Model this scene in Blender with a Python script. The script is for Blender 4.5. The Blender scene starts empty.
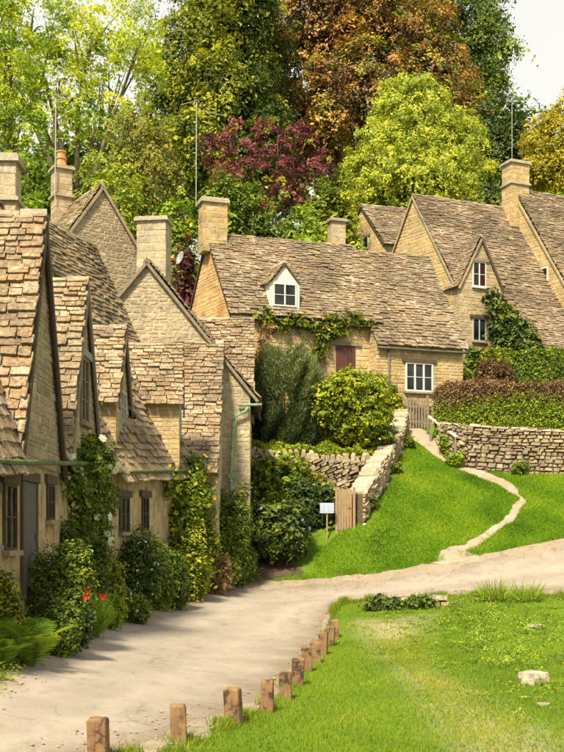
import bpy, math, random
import numpy as np
from mathutils import Vector, Matrix

# ------------------------------------------------------------------ camera, world, sun, exposure
S = bpy.context.scene
COL = S.collection
F = 1100.0            # focal length in photo pixels (photo 564 x 752)
HY = 545.0            # horizon row
CZ = 2.3              # camera height above the near road
cam_d = bpy.data.cameras.new('camera'); cam = bpy.data.objects.new('camera', cam_d); COL.objects.link(cam)
cam_d.sensor_fit = 'HORIZONTAL'; cam_d.sensor_width = 36.0; cam_d.lens = 36.0 * F / 564.0
cam_d.shift_y = (HY - 376.0) / 564.0
cam_d.clip_start = 0.1; cam_d.clip_end = 2000
cam.location = (0, 0, CZ); cam.rotation_euler = (math.radians(90), 0, 0)
S.camera = cam

SUN_AZ = math.radians(202)    # compass direction the sun stands in: behind the camera, to the left
SUN_EL = math.radians(51)
W = bpy.data.worlds.new('World'); S.world = W; W.use_nodes = True
nt = W.node_tree; nt.nodes.clear()
sky = nt.nodes.new('ShaderNodeTexSky'); sky.sky_type = 'NISHITA'; sky.sun_disc = False
sky.sun_elevation = SUN_EL; sky.sun_rotation = SUN_AZ
sky.air_density = 1.0; sky.dust_density = 3.0; sky.ozone_density = 1.0
hsv = nt.nodes.new('ShaderNodeHueSaturation'); hsv.inputs['Saturation'].default_value = 0.22
cn = nt.nodes.new('ShaderNodeTexNoise'); cn.inputs['Scale'].default_value = 2.2; cn.inputs['Detail'].default_value = 5
cr = nt.nodes.new('ShaderNodeMapRange'); cr.inputs['From Min'].default_value = .3; cr.inputs['From Max'].default_value = .7
cr.inputs['To Min'].default_value = .72; cr.inputs['To Max'].default_value = .9
mixw = nt.nodes.new('ShaderNodeMix'); mixw.data_type = 'RGBA'
mixw.inputs['B'].default_value = (5.2, 5.08, 4.75, 1)          # thin bright cloud cover over the sky
bg = nt.nodes.new('ShaderNodeBackground'); bg.inputs['Strength'].default_value = 0.10
wo = nt.nodes.new('ShaderNodeOutputWorld')
nt.links.new(sky.outputs[0], hsv.inputs['Color']); nt.links.new(hsv.outputs[0], mixw.inputs['A'])
nt.links.new(cn.outputs['Fac'], cr.inputs['Value']); nt.links.new(cr.outputs[0], mixw.inputs['Factor'])
nt.links.new(mixw.outputs['Result'], bg.inputs['Color']); nt.links.new(bg.outputs[0], wo.inputs['Surface'])
sun_d = bpy.data.lights.new('sun', 'SUN'); sun_d.energy = 4.6; sun_d.angle = math.radians(8.0); sun_d.color = (1.0, .90, .68)
sun = bpy.data.objects.new('sun', sun_d); COL.objects.link(sun)
sv = Vector((math.sin(SUN_AZ) * math.cos(SUN_EL), math.cos(SUN_AZ) * math.cos(SUN_EL), math.sin(SUN_EL)))
sun.rotation_euler = (-sv).to_track_quat('-Z', 'Y').to_euler(); sun.location = sv * 60
S.view_settings.view_transform = 'Standard'; S.view_settings.look = 'None'
S.view_settings.exposure = 1.03; S.view_settings.gamma = 1.0
S.cycles.use_denoising = True
S.cycles.max_bounces = 6; S.cycles.transparent_max_bounces = 4

random.seed(11)
RNG = np.random.default_rng(11)

# ------------------------------------------------------------------ helpers
def P(x, y, d):       # photo pixel + distance -> point
    return Vector(((x - 282.0) / F * d, d, CZ + (HY - y) / F * d))
def PX(p):            # point -> photo pixel
    return (282 + F * p.x / max(p.y, .01), HY - F * (p.z - CZ) / max(p.y, .01))
def in_frame(p, m=4):
    if p.y < 1: return False
    x, y = PX(p); return -m < x < 564 + m and -m < y < 752 + m
V3 = lambda x, y, z=0: Vector((x, y, z))
def unit(v): return v.normalized()

def tag(o, label, cat, group=None):
    o['label'] = label; o['category'] = cat
    if group: o['group'] = group
    return o
def thing(name, label, cat, loc, group=None):
    o = bpy.data.objects.new(name, None); o.empty_display_size = .3; COL.objects.link(o); o.location = loc
    return tag(o, label, cat, group)
def put(o, parent=None, kind=None):
    COL.objects.link(o)
    if parent is not None:
        o.parent = parent
        q = parent; off = Vector((0, 0, 0))
        while q is not None: off = off + Vector(q.location); q = q.parent
        o.matrix_parent_inverse = Matrix.Translation(-off) if parent.type == 'EMPTY' else Matrix.Identity(4)
    if kind: o['kind'] = kind
    return o
def mesh_obj(name, verts, faces, mat, parent=None, kind=None, smooth=False):
    me = bpy.data.meshes.new(name); me.from_pydata([tuple(v) for v in verts], [], faces); me.update()
    if mat: me.materials.append(mat)
    if smooth: me.polygons.foreach_set('use_smooth', [True] * len(me.polygons))
    return put(bpy.data.objects.new(name, me), parent, kind)
def np_mesh(name, verts, faces, mat, tone=None, smooth=False):
    verts = np.asarray(verts, np.float32); faces = np.asarray(faces, np.int32)
    me = bpy.data.meshes.new(name); n, k = faces.shape
    me.vertices.add(len(verts)); me.vertices.foreach_set('co', verts.ravel())
    me.loops.add(n * k); me.loops.foreach_set('vertex_index', faces.ravel())
    me.polygons.add(n); me.polygons.foreach_set('loop_start', np.arange(0, n * k, k, dtype=np.int32))
    if smooth: me.polygons.foreach_set('use_smooth', np.ones(n, bool))
    me.update(calc_edges=True)
    if tone is not None:
        a = me.attributes.new('tone', 'FLOAT', 'POINT'); a.data.foreach_set('value', np.asarray(tone, np.float32))
    if mat: me.materials.append(mat)
    return me
class MB:
    def __init__(s): s.v = []; s.f = []
    def add(s, v, f):
        b = len(s.v); s.v += [Vector(q) for q in v]; s.f += [tuple(i + b for i in q) for q in f]; return s
    def hexa(s, c):   # 8 corners: bottom 4 ring, top 4 ring
        return s.add(c, [(3, 2, 1, 0), (4, 5, 6, 7), (0, 1, 5, 4), (1, 2, 6, 5), (2, 3, 7, 6), (3, 0, 4, 7)])
    def box(s, o, a, b, c):  # corner + three edge vectors
        o = Vector(o); return s.hexa([o, o + a, o + a + b, o + b, o + c, o + a + c, o + a + b + c, o + b + c])
    def bar(s, p, q, w, h=None, up=Vector((0, 0, 1))):
        h = h or w; d = unit(q - p); sd = d.cross(up)
        sd = unit(sd) if sd.length > 1e-4 else Vector((1, 0, 0)); u = sd.cross(d)
        c = [];
        for e in (p, q): c += [e - sd * w / 2 - u * h / 2, e + sd * w / 2 - u * h / 2, e + sd * w / 2 + u * h / 2, e - sd * w / 2 + u * h / 2]
        return s.add(c, [(0, 1, 2, 3), (7, 6, 5, 4), (0, 4, 5, 1), (1, 5, 6, 2), (2, 6, 7, 3), (3, 7, 4, 0)])
    def tube(s, pts, rad, n=7):
        b = len(s.v); m = len(pts)
        for i, p in enumerate(pts):
            d = unit((pts[min(i + 1, m - 1)] - pts[max(i - 1, 0)])); a = d.cross(V3(.31, .2, .93))
            a = unit(a) if a.length > .05 else V3(1, 0, 0); c = a.cross(d)
            r = rad[i] if hasattr(rad, '__len__') else rad
            for k in range(n):
                t = 2 * math.pi * k / n; s.v.append(p + (a * math.cos(t) + c * math.sin(t)) * r)
        for i in range(m - 1):
            for k in range(n):
                s.f.append((b + i * n + k, b + i * n + (k + 1) % n, b + (i + 1) * n + (k + 1) % n, b + (i + 1) * n + k))
        s.f.append(tuple(b + k for k in range(n))[::-1]); s.f.append(tuple(b + (m - 1) * n + k for k in range(n)))
        return s
    def obj(s, name, mat, parent=None, kind=None, smooth=False):
        return mesh_obj(name, s.v, s.f, mat, parent, kind, smooth)

# ------------------------------------------------------------------ materials
class NT:
    def __init__(s, name):
        s.m = bpy.data.materials.new(name); s.m.use_nodes = True; s.t = s.m.node_tree; s.t.nodes.clear()
        s.out = s.n('ShaderNodeOutputMaterial')
    def n(s, t, **kw):
        x = s.t.nodes.new(t)
        for k, v in kw.items(): setattr(x, k, v)
        return x
    def l(s, a, b): s.t.links.new(a, b)
    def noise(s, scale, detail=4, rough=.6, vec=None):
        x = s.n('ShaderNodeTexNoise'); x.inputs['Scale'].default_value = scale; x.inputs['Detail'].default_value = detail
        x.inputs['Roughness'].default_value = rough
        s.l(vec or s.pos(), x.inputs['Vector']); return x.outputs['Fac']
    def pos(s):
        if not hasattr(s, '_p'): s._p = s.n('ShaderNodeNewGeometry')
        return s._p.outputs['Position']
    def scaled(s, v):
        x = s.n('ShaderNodeVectorMath', operation='MULTIPLY'); s.l(s.pos(), x.inputs[0]); x.inputs[1].default_value = v; return x.outputs[0]
    def island(s):
        s.pos(); o = s.n('ShaderNodeObjectInfo'); a = s.math('ADD', s._p.outputs['Random Per Island'], o.outputs['Random'])
        return s.math('FRACT', a)
    def math(s, op, a, b=None):
        x = s.n('ShaderNodeMath', operation=op)
        for i, q in enumerate((a, b)):
            if q is None: continue
            if isinstance(q, (int, float)): x.inputs[i].default_value = q
            else: s.l(q, x.inputs[i])
        return x.outputs[0]
    def ramp(s, fac, stops, interp='LINEAR'):
        r = s.n('ShaderNodeValToRGB'); s.l(fac, r.inputs[0]); e = r.color_ramp.elements; r.color_ramp.interpolation = interp
        while len(e) < len(stops): e.new(.5)
        for i, (p, c) in enumerate(stops):
            e[i].position = p; e[i].color = (*c, 1) if len(c) == 3 else c
        return r.outputs[0]
    def step(s, fac, a, b):
        x = s.n('ShaderNodeMapRange'); s.l(fac, x.inputs['Value']); x.inputs['From Min'].default_value = a; x.inputs['From Max'].default_value = b
        return x.outputs[0]
    def mix(s, fac, a, b, mode='MIX'):
        x = s.n('ShaderNodeMix', data_type='RGBA', blend_type=mode)
        for sock, q in (('Factor', fac), ('A', a), ('B', b)):
            if isinstance(q, (int, float)): x.inputs[sock].default_value = q
            elif isinstance(q, tuple): x.inputs[sock].default_value = (*q, 1) if len(q) == 3 else q
            else: s.l(q, x.inputs[sock])
        return x.outputs['Result']
    def attr(s, name):
        x = s.n('ShaderNodeAttribute', attribute_name=name); return x.outputs['Fac']
    def principled(s, col, rough=.9, spec=.2, bump=None, strength=.4, dist=.02, metallic=0):
        b = s.n('ShaderNodeBsdfPrincipled'); b.inputs['Roughness'].default_value = rough; b.inputs['Specular IOR Level'].default_value = spec
        b.inputs['Metallic'].default_value = metallic
        if isinstance(col, tuple): b.inputs['Base Color'].default_value = (*col, 1)
        else: s.l(col, b.inputs['Base Color'])
        if bump is not None:
            bp = s.n('ShaderNodeBump'); bp.inputs['Strength'].default_value = strength; bp.inputs['Distance'].default_value = dist
            s.l(bump, bp.inputs['Height']); s.l(bp.outputs[0], b.inputs['Normal'])
        return b
    def done(s, b): s.l(b.outputs[0], s.out.inputs['Surface']); return s.m

def stone_mat(name, cols, speck=22, lichen=(.50, .46, .36), lich=.55, moss=None, moss_lo=.62, stain=None, big=.7, bump=.5, dirt=.55, bigr=(.72, 1.2)):
    t = NT(name)
    r = t.island(); n = len(cols)
    c = t.ramp(r, [(i / n, q) for i, q in enumerate(cols)], 'LINEAR')
    n1 = t.noise(speck, 6, .7); n2 = t.noise(big, 4, .6); n3 = t.noise(speck * .32, 5, .7)
    c = t.mix(t.step(n1, .38, .72), c, t.mix(dirt, c, (.045, .032, .02)), 'MIX')
    c = t.mix(t.math('MULTIPLY', t.step(t.noise(speck * .22, 6, .8), .54, .68), dirt * .9), c, (.06, .045, .03))
    c = t.mix(t.math('MULTIPLY', t.step(n3, .56, .66), lich), c, lichen)
    c = t.mix(1.0, c, t.ramp(n2, [(.3, (bigr[0], bigr[0] * .98, bigr[0] * .95)), (.7, (bigr[1], bigr[1] * .96, bigr[1] * .88))]), 'MULTIPLY')
    if stain: c = t.mix(t.math('MULTIPLY', t.step(t.noise(.9, 4, .6), .48, .64), .75), c, stain)
    if moss: c = t.mix(t.math('MULTIPLY', t.step(t.noise(1.3, 6, .75), moss_lo, moss_lo + .1), .8), c, moss)
    return t.done(t.principled(c, .92, .15, t.math('ADD', n1, n3), bump, .02))
def plain_mat(name, col, rough=.6, spec=.3, var=.25, scale=9, stretch=None, metallic=0, bump=.2):
    t = NT(name); n = t.noise(scale, 5, .65, t.scaled(stretch) if stretch else None)
    c = t.mix(t.step(n, .3, .7), tuple(q * (1 - var) for q in col), tuple(min(1, q * (1 + var)) for q in col))
    return t.done(t.principled(c, rough, spec, n, bump, .01, metallic))
def leaf_mat(name, cols, trans=.35, rough=.55, gloss=.25):
    t = NT(name); tone = t.attr('tone'); n = len(cols) - 1
    c = t.ramp(tone, [(i / n, q) for i, q in enumerate(cols)])
    b = t.principled(c, rough, gloss)
    tr = t.n('ShaderNodeBsdfTranslucent'); t.l(t.mix(1.0, c, (1.15, 1.15, .55), 'MULTIPLY'), tr.inputs['Color'])
    m = t.n('ShaderNodeMixShader'); m.inputs[0].default_value = trans
    t.l(b.outputs[0], m.inputs[1]); t.l(tr.outputs[0], m.inputs[2]); t.l(m.outputs[0], t.out.inputs['Surface']); return t.m

M = {}
M['tile_warm'] = stone_mat('roof_stone_warm', [(.36, .25, .15), (.42, .33, .22), (.23, .17, .115), (.47, .38, .265), (.33, .28, .205), (.37, .24, .135), (.29, .215, .145)], 16, (.54, .48, .36), .5, (.12, .11, .03), .60, dirt=.88, bump=.8, bigr=(.62, 1.28))
M['tile_brown'] = stone_mat('roof_stone_brown', [(.225, .175, .125), (.27, .215, .155), (.185, .14, .10), (.33, .27, .20), (.235, .185, .135), (.25, .175, .11)], 9, (.52, .46, .36), .6, (.13, .13, .035), .60, big=.55, dirt=.6, bigr=(.58, 1.36))
M['tile_mossy'] = stone_mat('roof_stone_mossy', [(.28, .21, .13), (.36, .28, .18), (.22, .16, .10), (.40, .32, .22)], 8, (.55, .50, .38), .6, (.15, .16, .03), .52, big=.5)
M['wall_cream'] = stone_mat('wall_stone_cream', [(.46, .36, .22), (.52, .43, .29), (.38, .29, .18), (.50, .38, .21), (.43, .36, .26)], 14, (.55, .48, .36), .35)
M['wall_honey'] = stone_mat('wall_stone_honey', [(.52, .38, .19), (.58, .45, .26), (.44, .31, .15), (.55, .40, .19)], 12, (.58, .49, .32), .3)
M['wall_orange'] = stone_mat('wall_stone_stained', [(.57, .41, .20), (.61, .44, .22), (.55, .38, .175), (.59, .42, .20)], 10, (.62, .50, .32), .25, stain=(.40, .15, .045), dirt=.2)
M['wall_grey'] = stone_mat('wall_stone_greyish', [(.36, .29, .20), (.43, .35, .25), (.28, .225, .16), (.40, .33, .24), (.33, .26, .18)], 14, (.50, .44, .34), .35)
M['wall_pale'] = stone_mat('wall_stone_pale', [(.46, .38, .26), (.52, .45, .33), (.38, .32, .23), (.48, .40, .28)], 12, (.56, .50, .38), .35)
M['dry_stone'] = stone_mat('dry_stone', [(.40, .31, .20), (.50, .41, .29), (.30, .23, .15), (.46, .35, .21), (.35, .30, .23)], 18, (.56, .51, .42), .5, (.16, .15, .05), .66)
M['coping'] = stone_mat('coping_stone', [(.42, .36, .265), (.36, .30, .215), (.46, .405, .32)], 18, (.6, .56, .46), .5, (.18, .17, .06), .62)
M['chimney'] = stone_mat('chimney_stone', [(.46, .36, .23), (.52, .42, .28), (.40, .31, .19)], 12, (.55, .49, .38), .5)
M['mortar'] = plain_mat('lime_mortar', (.40, .32, .20), .95, .1, .3, 6, bump=.6)
M['mortar_dark'] = plain_mat('dark_joint', (.10, .075, .05), .95, .1, .3, 8, bump=.6)
def plaster():
    t = NT('weathered_limewash'); n = t.noise(2.2, 6, .7); s = t.noise(3.0, 6, .75, t.scaled((1.0, 1.0, .55))); f = t.noise(26, 5, .7)
    c = t.ramp(n, [(.3, (.36, .26, .125)), (.5, (.49, .375, .20)), (.7, (.56, .46, .29))])
    c = t.mix(t.math('MULTIPLY', t.step(s, .46, .62), .85), c, (.17, .12, .07))
    c = t.mix(t.math('MULTIPLY', t.step(t.noise(5.5, 6, .75), .55, .62), .6), c, (.26, .20, .14))
    c = t.mix(t.math('MULTIPLY', t.step(f, .45, .7), .55), c, (.24, .17, .09))
    c = t.mix(t.math('MULTIPLY', t.step(t.noise(1.1, 6, .75), .52, .62), .55), c, (.22, .165, .10))
    return t.done(t.principled(c, .95, .1, t.math('ADD', f, n), .7, .03))
M['plaster'] = plaster()
M['timber'] = plain_mat('old_dark_timber', (.085, .058, .038), .85, .2, .5, 8, (6, 6, .8), bump=.5)
M['timber_grey'] = plain_mat('weathered_grey_timber', (.20, .16, .115), .88, .2, .45, 8, (6, 6, 1.0), bump=.5)
M['white_paint'] = plain_mat('white_painted_wood', (.60, .57, .49), .55, .3, .1, 10)
M['grey_paint'] = plain_mat('grey_green_paint', (.38, .40, .36), .6, .3, .15, 10)
M['green_paint'] = plain_mat('pale_green_paint', (.17, .27, .15), .55, .3, .35, 7)
M['moss_gutter'] = plain_mat('mossy_green_gutter', (.10, .125, .045), .8, .2, .6, 9, bump=.6)
M['dark_gutter'] = plain_mat('dark_gutter', (.10, .09, .075), .6, .3, .2, 9)
M['door'] = plain_mat('maroon_door_paint', (.085, .028, .022), .6, .3, .3, 8, (7, 7, .6))
M['plank_door'] = plain_mat('weathered_dark_door', (.10, .095, .085), .8, .2, .5, 8, (9, 9, .6))
M['pale_wood'] = plain_mat('pale_gate_wood', (.27, .185, .10), .75, .2, .35, 9, (9, 9, .7))
M['lead'] = plain_mat('lead_flashing', (.22, .23, .24), .6, .3, .2, 6)
M['metal'] = plain_mat('galvanised_metal', (.33, .33, .32), .5, .4, .15, 20, metallic=.5)
M['dish'] = plain_mat('grey_dish_paint', (.26, .26, .25), .5, .3, .1, 12)
M['clay'] = plain_mat('clay_pot', (.52, .26, .10), .85, .2, .25, 14)
def glass():
    t = NT('old_window_glass'); n = t.noise(1.7, 2, .5)
    c = t.ramp(n, [(.35, (.006, .007, .008)), (.65, (.028, .03, .033))])
    b = t.principled(c, .12, .35, t.noise(3, 2), .25, .05); return t.done(b)
M['glass'] = glass()
M['curtain'] = plain_mat('red_curtain', (.045, .008, .012), .9, .1, .3, 8, (8, 8, .4))
def bollard_mat():
    t = NT('stained_oak_post'); o = t.n('ShaderNodeObjectInfo')
    off = t.n('ShaderNodeVectorMath', operation='ADD'); t.l(t.pos(), off.inputs[0])
    t.l(o.outputs['Random'], off.inputs[1])
    n = t.noise(5.5, 5, .65, off.outputs[0]); g = t.noise(7, 5, .6, t.scaled((9, 9, .9)))
    c = t.ramp(n, [(.36, (.27, .165, .08)), (.53, (.20, .115, .055)), (.60, (.06, .04, .028)), (.75, (.035, .026, .019))])
    c = t.mix(t.math('MULTIPLY', t.step(g, .45, .7), .4), c, (.06, .035, .02))
    return t.done(t.principled(c, .82, .2, g, .4, .01))
M['bollard'] = bollard_mat()
M['bark'] = plain_mat('bark', (.13, .095, .06), .95, .1, .45, 6, (2, 2, .5), bump=.8)
M['bark_pale'] = plain_mat('pale_bark', (.16, .125, .08), .95, .1, .4, 6, (2, 2, .5), bump=.6)

L = {}
L['grassy'] = leaf_mat('grass_blades', [(0.088, 0.145, 0.009), (0.153, 0.230, 0.012), (0.235, 0.296, 0.017), (0.423, 0.370, 0.088)], .35, .6, .15)
L['lawn'] = leaf_mat('lawn_blades', [(0.054, 0.128, 0.005), (0.109, 0.220, 0.007), (0.166, 0.287, 0.010), (0.269, 0.354, 0.017)], .35, .6, .15)
L['lime'] = leaf_mat('lime_leaves', [(0.036, 0.062, 0.007), (0.143, 0.179, 0.013), (0.370, 0.372, 0.020), (0.700, 0.618, 0.037)], .35)
L['deep'] = leaf_mat('deep_green_leaves', [(0.017, 0.033, 0.007), (0.041, 0.075, 0.013), (0.086, 0.128, 0.015), (0.207, 0.225, 0.021)], .25, .5, .3)
L['mid'] = leaf_mat('mid_green_leaves', [(0.043, 0.069, 0.011), (0.106, 0.165, 0.019), (0.200, 0.259, 0.022), (0.351, 0.362, 0.034)], .3)
L['bright'] = leaf_mat('bright_green_leaves', [(0.083, 0.142, 0.014), (0.174, 0.282, 0.022), (0.304, 0.397, 0.029), (0.468, 0.464, 0.036)], .35)
L['olive'] = leaf_mat('olive_leaves', [(0.064, 0.083, 0.019), (0.161, 0.176, 0.030), (0.323, 0.289, 0.041), (0.517, 0.413, 0.056)], .3)
L['copper'] = leaf_mat('copper_leaves', [(0.039, 0.034, 0.012), (0.130, 0.074, 0.025), (0.312, 0.156, 0.048), (0.572, 0.300, 0.075), (0.520, 0.408, 0.070)], .3)
L['purple'] = leaf_mat('purple_leaves', [(.020, .005, .010), (.085, .018, .026), (.19, .045, .055), (.36, .13, .13)], .3)
L['birch'] = leaf_mat('birch_leaves', [(0.119, 0.170, 0.021), (0.299, 0.358, 0.037), (0.498, 0.529, 0.058), (0.700, 0.677, 0.105)], .4)
L['gold'] = leaf_mat('golden_leaves', [(.10, .11, .010), (.26, .24, .018), (.44, .36, .022), (.55, .46, .04)], .4)
L['ash'] = leaf_mat('ash_leaves', [(0.114, 0.195, 0.017), (0.275, 0.389, 0.026), (0.550, 0.571, 0.035), (0.700, 0.700, 0.048)], .45)
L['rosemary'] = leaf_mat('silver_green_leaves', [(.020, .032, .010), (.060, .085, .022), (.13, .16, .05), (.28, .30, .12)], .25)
L['hedge_red'] = leaf_mat('reddish_hedge_leaves', [(.06, .04, .02), (.16, .085, .045), (.28, .16, .075), (.34, .26, .08)], .3)
L['yellowbush'] = leaf_mat('golden_green_leaves', [(.045, .085, .008), (.14, .20, .012), (.27, .33, .018), (.46, .44, .028)], .3)
L['fern'] = leaf_mat('fern_leaves', [(0.078, 0.153, 0.018), (0.167, 0.286, 0.025), (0.266, 0.394, 0.031), (0.377, 0.465, 0.043)], .4)
L['red_flower'] = leaf_mat('red_petals', [(.40, .01, .012), (.62, .02, .02), (.7, .05, .04)], .3)
L['white_flower'] = leaf_mat('white_petals', [(.62, .58, .40), (.72, .70, .55), (.8, .78, .66)], .3)
L['yellow_flower'] = leaf_mat('yellow_petals', [(.55, .36, .01), (.65, .46, .015), (.7, .52, .03)], .3)
L['lilac_flower'] = leaf_mat('lilac_petals', [(.26, .17, .42), (.34, .24, .5), (.4, .3, .55)], .3)

# ------------------------------------------------------------------ terrain: thin-plate surface through ground points read off the photo
def G(x, y, d): p = P(x, y, d); return (p.x, p.y, p.z)
ROAD_L = [(-210, 760, 9), (-150, 745, 10.5), (-40, 690, 13.5), (0, 668, 15.5), (50, 645, 19), (110, 625, 25), (165, 607, 30), (215, 592, 34.5), (247, 583, 36.8),
          (330, 578, 37.2), (380, 575, 37.2), (450, 562, 37.7), (500, 553, 38.2), (564, 538, 39), (660, 512, 40.5)]
ROAD_R = [(-60, 860, 7.8), (10, 800, 9.6), (84, 762, 11), (165, 746, 12.2), (222, 724, 14), (255, 711, 15.4), (285, 686, 18.3), (310, 655, 22.5), (323, 638, 26),
          (336, 606, 30), (360, 599, 31), (440, 595, 31), (500, 595, 30.7), (564, 594, 30.3), (660, 594, 30)]
BOLL = [(99, 762, 11.1), (179, 745, 12.3), (234, 723, 14), (267, 711, 15.4), (286, 698, 16.8), (297, 685, 18.4), (307, 671, 20.2),
        (316, 664, 21.5), (323, 655, 22.9), (330, 645, 24.6), (335, 639, 26)]
ctrl = [G(*q) for q in ROAD_L + ROAD_R[1:] + BOLL]
ctrl += [(0, 0, .1), (-6, 0, .2), (6, 0, 0), (14, 2, -.2), (-12, 4, .8)]
ctrl += [G(*q) for q in [(320, 575, 37.6), (345, 527, 39.6), (360, 502, 40.6), (400, 440, 47), (430, 438, 48), (480, 488, 43), (520, 500, 42.4), (564, 472, 45),
         (430, 466, 45.6), (470, 466, 45.6), (564, 520, 41), (400, 520, 40), (440, 525, 40.2), (400, 480, 43), (490, 540, 39), (412, 430, 48.5),
         (410, 612, 29), (430, 660, 21), (500, 700, 17), (564, 742, 14), (564, 650, 24), (480, 622, 27), (564, 616, 28), (300, 752, 12.4), (400, 700, 17), (640, 690, 18), (360, 620, 28)]]
ctrl += [(-5.0, 13, 1.0), (-5.2, 18, 1.05), (-5.2, 22, 1.05), (-5.2, 26, 1.1), (-4.9, 31, 1.3), (-3.2, 35, 1.6), (-9, 14, 1.5), (-9, 20, 1.7), (-9, 28, 2.2), (-9, 36, 3.0), (-3, 42, 3.2)]
for i in range(1, 9):      # road crown between its edges keeps the surface even
    pa, pb = P(*ROAD_L[i]), P(*ROAD_R[i]); m_ = (pa + pb) / 2; ctrl.append((m_.x, m_.y, m_.z + .04))
ctrl += [(-1.0, 40.0, 2.3), (1.0, 39.8, 2.7), (0.6, 42.5, 3.0), (-.5, 45.5, 6.2), (2, 45.2, 6.3), (4.0, 45.5, 6.4), (0, 48, 7.2), (5, 50, 7.8), (9, 50, 7.9), (9, 53, 9.5), (14, 53, 9.8), (14, 48.5, 7.6), (8, 48.5, 7.4), (22, 46, 6.5),
         (9, 57, 11.8), (15, 57, 12), (4, 60, 13.5), (-8, 45, 5.2), (-12, 42, 5.2), (-4, 52, 9), (-14, 60, 11), (-25, 45, 6), (-20, 25, 3.0), (-4, 60, 12.5),
         (0, 72, 16.5), (18, 72, 16.5), (-20, 72, 15), (36, 60, 12), (40, 40, 4), (30, 25, 0), (25, 10, -.6)]
for X in (-140, -70, -30, 0, 30, 70, 140):
    ctrl += [(X, 100, 23 - abs(X) * .05), (X, 150, 33 - abs(X) * .06), (X, 240, 42 - abs(X) * .06)]
ctrl += [(-140, 20, 3), (140, 20, -1), (-70, 30, 3.5), (70, 30, 1), (-140, -30, 0), (140, -30, -1), (0, -30, -.3), (-70, 60, 10), (70, 60, 10)]
ctrl = np.array(ctrl)
def _phi(r2): return np.where(r2 > 1e-9, r2 * np.log(np.maximum(r2, 1e-9)), 0) * .5
_sc = 20.0
_c = ctrl[:, :2] / _sc; _n = len(_c)
_K = _phi(((_c[:, None] - _c[None]) ** 2).sum(-1)) + np.eye(_n) * 6e-3
_Pm = np.hstack([np.ones((_n, 1)), _c])
_A = np.block([[_K, _Pm], [_Pm.T, np.zeros((3, 3))]])
_w = np.linalg.solve(_A, np.concatenate([ctrl[:, 2], np.zeros(3)]))
def ZN(xy):
    q = np.asarray(xy, float) / _sc; out = np.empty(len(q))
    for i in range(0, len(q), 20000):
        s = q[i:i + 20000]
        out[i:i + 20000] = _phi(((s[:, None] - _c[None]) ** 2).sum(-1)) @ _w[:_n] + _w[_n] + s @ _w[_n + 1:]
    return out
def Z(x, y): return float(ZN([(x, y)])[0])
def inpoly(pts, poly):
    x, y = pts[:, 0], pts[:, 1]; r = np.zeros(len(pts), bool); n = len(poly)
    for i in range(n):
        x1, y1 = poly[i]; x2, y2 = poly[(i + 1) % n]
        c = ((y1 > y) != (y2 > y)) & (x < (x2 - x1) * (y - y1) / (y2 - y1 + 1e-12) + x1); r ^= c
    return r
def XY(q): p = P(*q); return (p.x, p.y)
def resample(pts, n):
    a = np.array(pts, float); s = np.r_[0, np.cumsum(np.linalg.norm(np.diff(a, axis=0), axis=1))]
    return a, s
def pair_strip(Lp, Rp, per=10, m=16):
    def smooth(a):     # Catmull-Rom through matched points
        a = np.array(a, float); out = []
        for i in range(len(a) - 1):
            p0, p1, p2, p3 = a[max(i - 1, 0)], a[i], a[i + 1], a[min(i + 2, len(a) - 1)]
            for k in range(per):
                t = k / per
                out.append(.5 * (2 * p1 + (p2 - p0) * t + (2 * p0 - 5 * p1 + 4 * p2 - p3) * t * t + (3 * p1 - p0 - 3 * p2 + p3) * t ** 3))
        out.append(a[-1]); return np.array(out)
    l, r = smooth(Lp), smooth(Rp); t = np.linspace(0, 1, m)[None, :, None]
    g = l[:, None] * (1 - t) + r[:, None] * t
    return g, l, r
def grid_mesh(name, g, lift, mat, kind='structure', rough_edge=.0, edge=.06):
    n, m = g.shape[:2]; xy = g.reshape(-1, 2); z = ZN(xy) + lift
    e_ = np.zeros((n, m)); e_[:, 0] = e_[:, -1] = edge; z = z - e_.ravel()
    idx = np.arange(n * m).reshape(n, m)
    f = np.stack([idx[:-1, :-1], idx[:-1, 1:], idx[1:, 1:], idx[1:, :-1]], -1).reshape(-1, 4)
    me = np_mesh(name, np.c_[xy, z], f, mat, np.tile(np.linspace(0, 1, m), n), smooth=True); o = bpy.data.objects.new(name, me); put(o, None, kind); return o

def ground_mat():
    t = NT('meadow_ground'); n = t.noise(.35, 5, .65); f = t.noise(9, 5, .7); dry = t.attr('tone')
    c = t.ramp(n, [(.3, (.07, .125, .008)), (.55, (.115, .185, .010)), (.75, (.16, .215, .016))])
    c = t.mix(t.math('MULTIPLY', t.step(f, .4, .7), .5), c, (.035, .075, .008))
    k = t.math('MULTIPLY', dry, t.step(t.math('ADD', t.noise(1.6, 6, .7), t.math('MULTIPLY', t.noise(11, 4, .7), .35)), .42, .66))
    c = t.mix(k, c, t.mix(t.step(f, .35, .65), (.24, .19, .10), (.40, .34, .22)))
    return t.done(t.principled(c, .95, .1, f, .8, .05))
def axis(spans):
    a = []
    for (x0, x1, st) in spans: a += list(np.arange(x0, x1, st))
    return np.array(a + [spans[-1][1]])
gx = axis([(-150, -40, 10), (-40, -14, 2), (-14, 18, .3), (18, 40, 2), (40, 150, 10)])
gy = axis([(-30, 6, 3), (6, 56, .3), (56, 80, 1.5), (80, 250, 10)])
XX, YY = np.meshgrid(gx, gy, indexing='ij'); xy = np.c_[XX.ravel(), YY.ravel()]
zz = ZN(xy)
DRY = [XY(q) for q in [(350, 612, 28), (432, 600, 28.5), (420, 640, 24), (430, 670, 20), (500, 705, 16.5), (570, 735, 14), (580, 800, 11), (470, 770, 12), (420, 700, 17), (385, 650, 22)]]
dpx = np.array(DRY)
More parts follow.
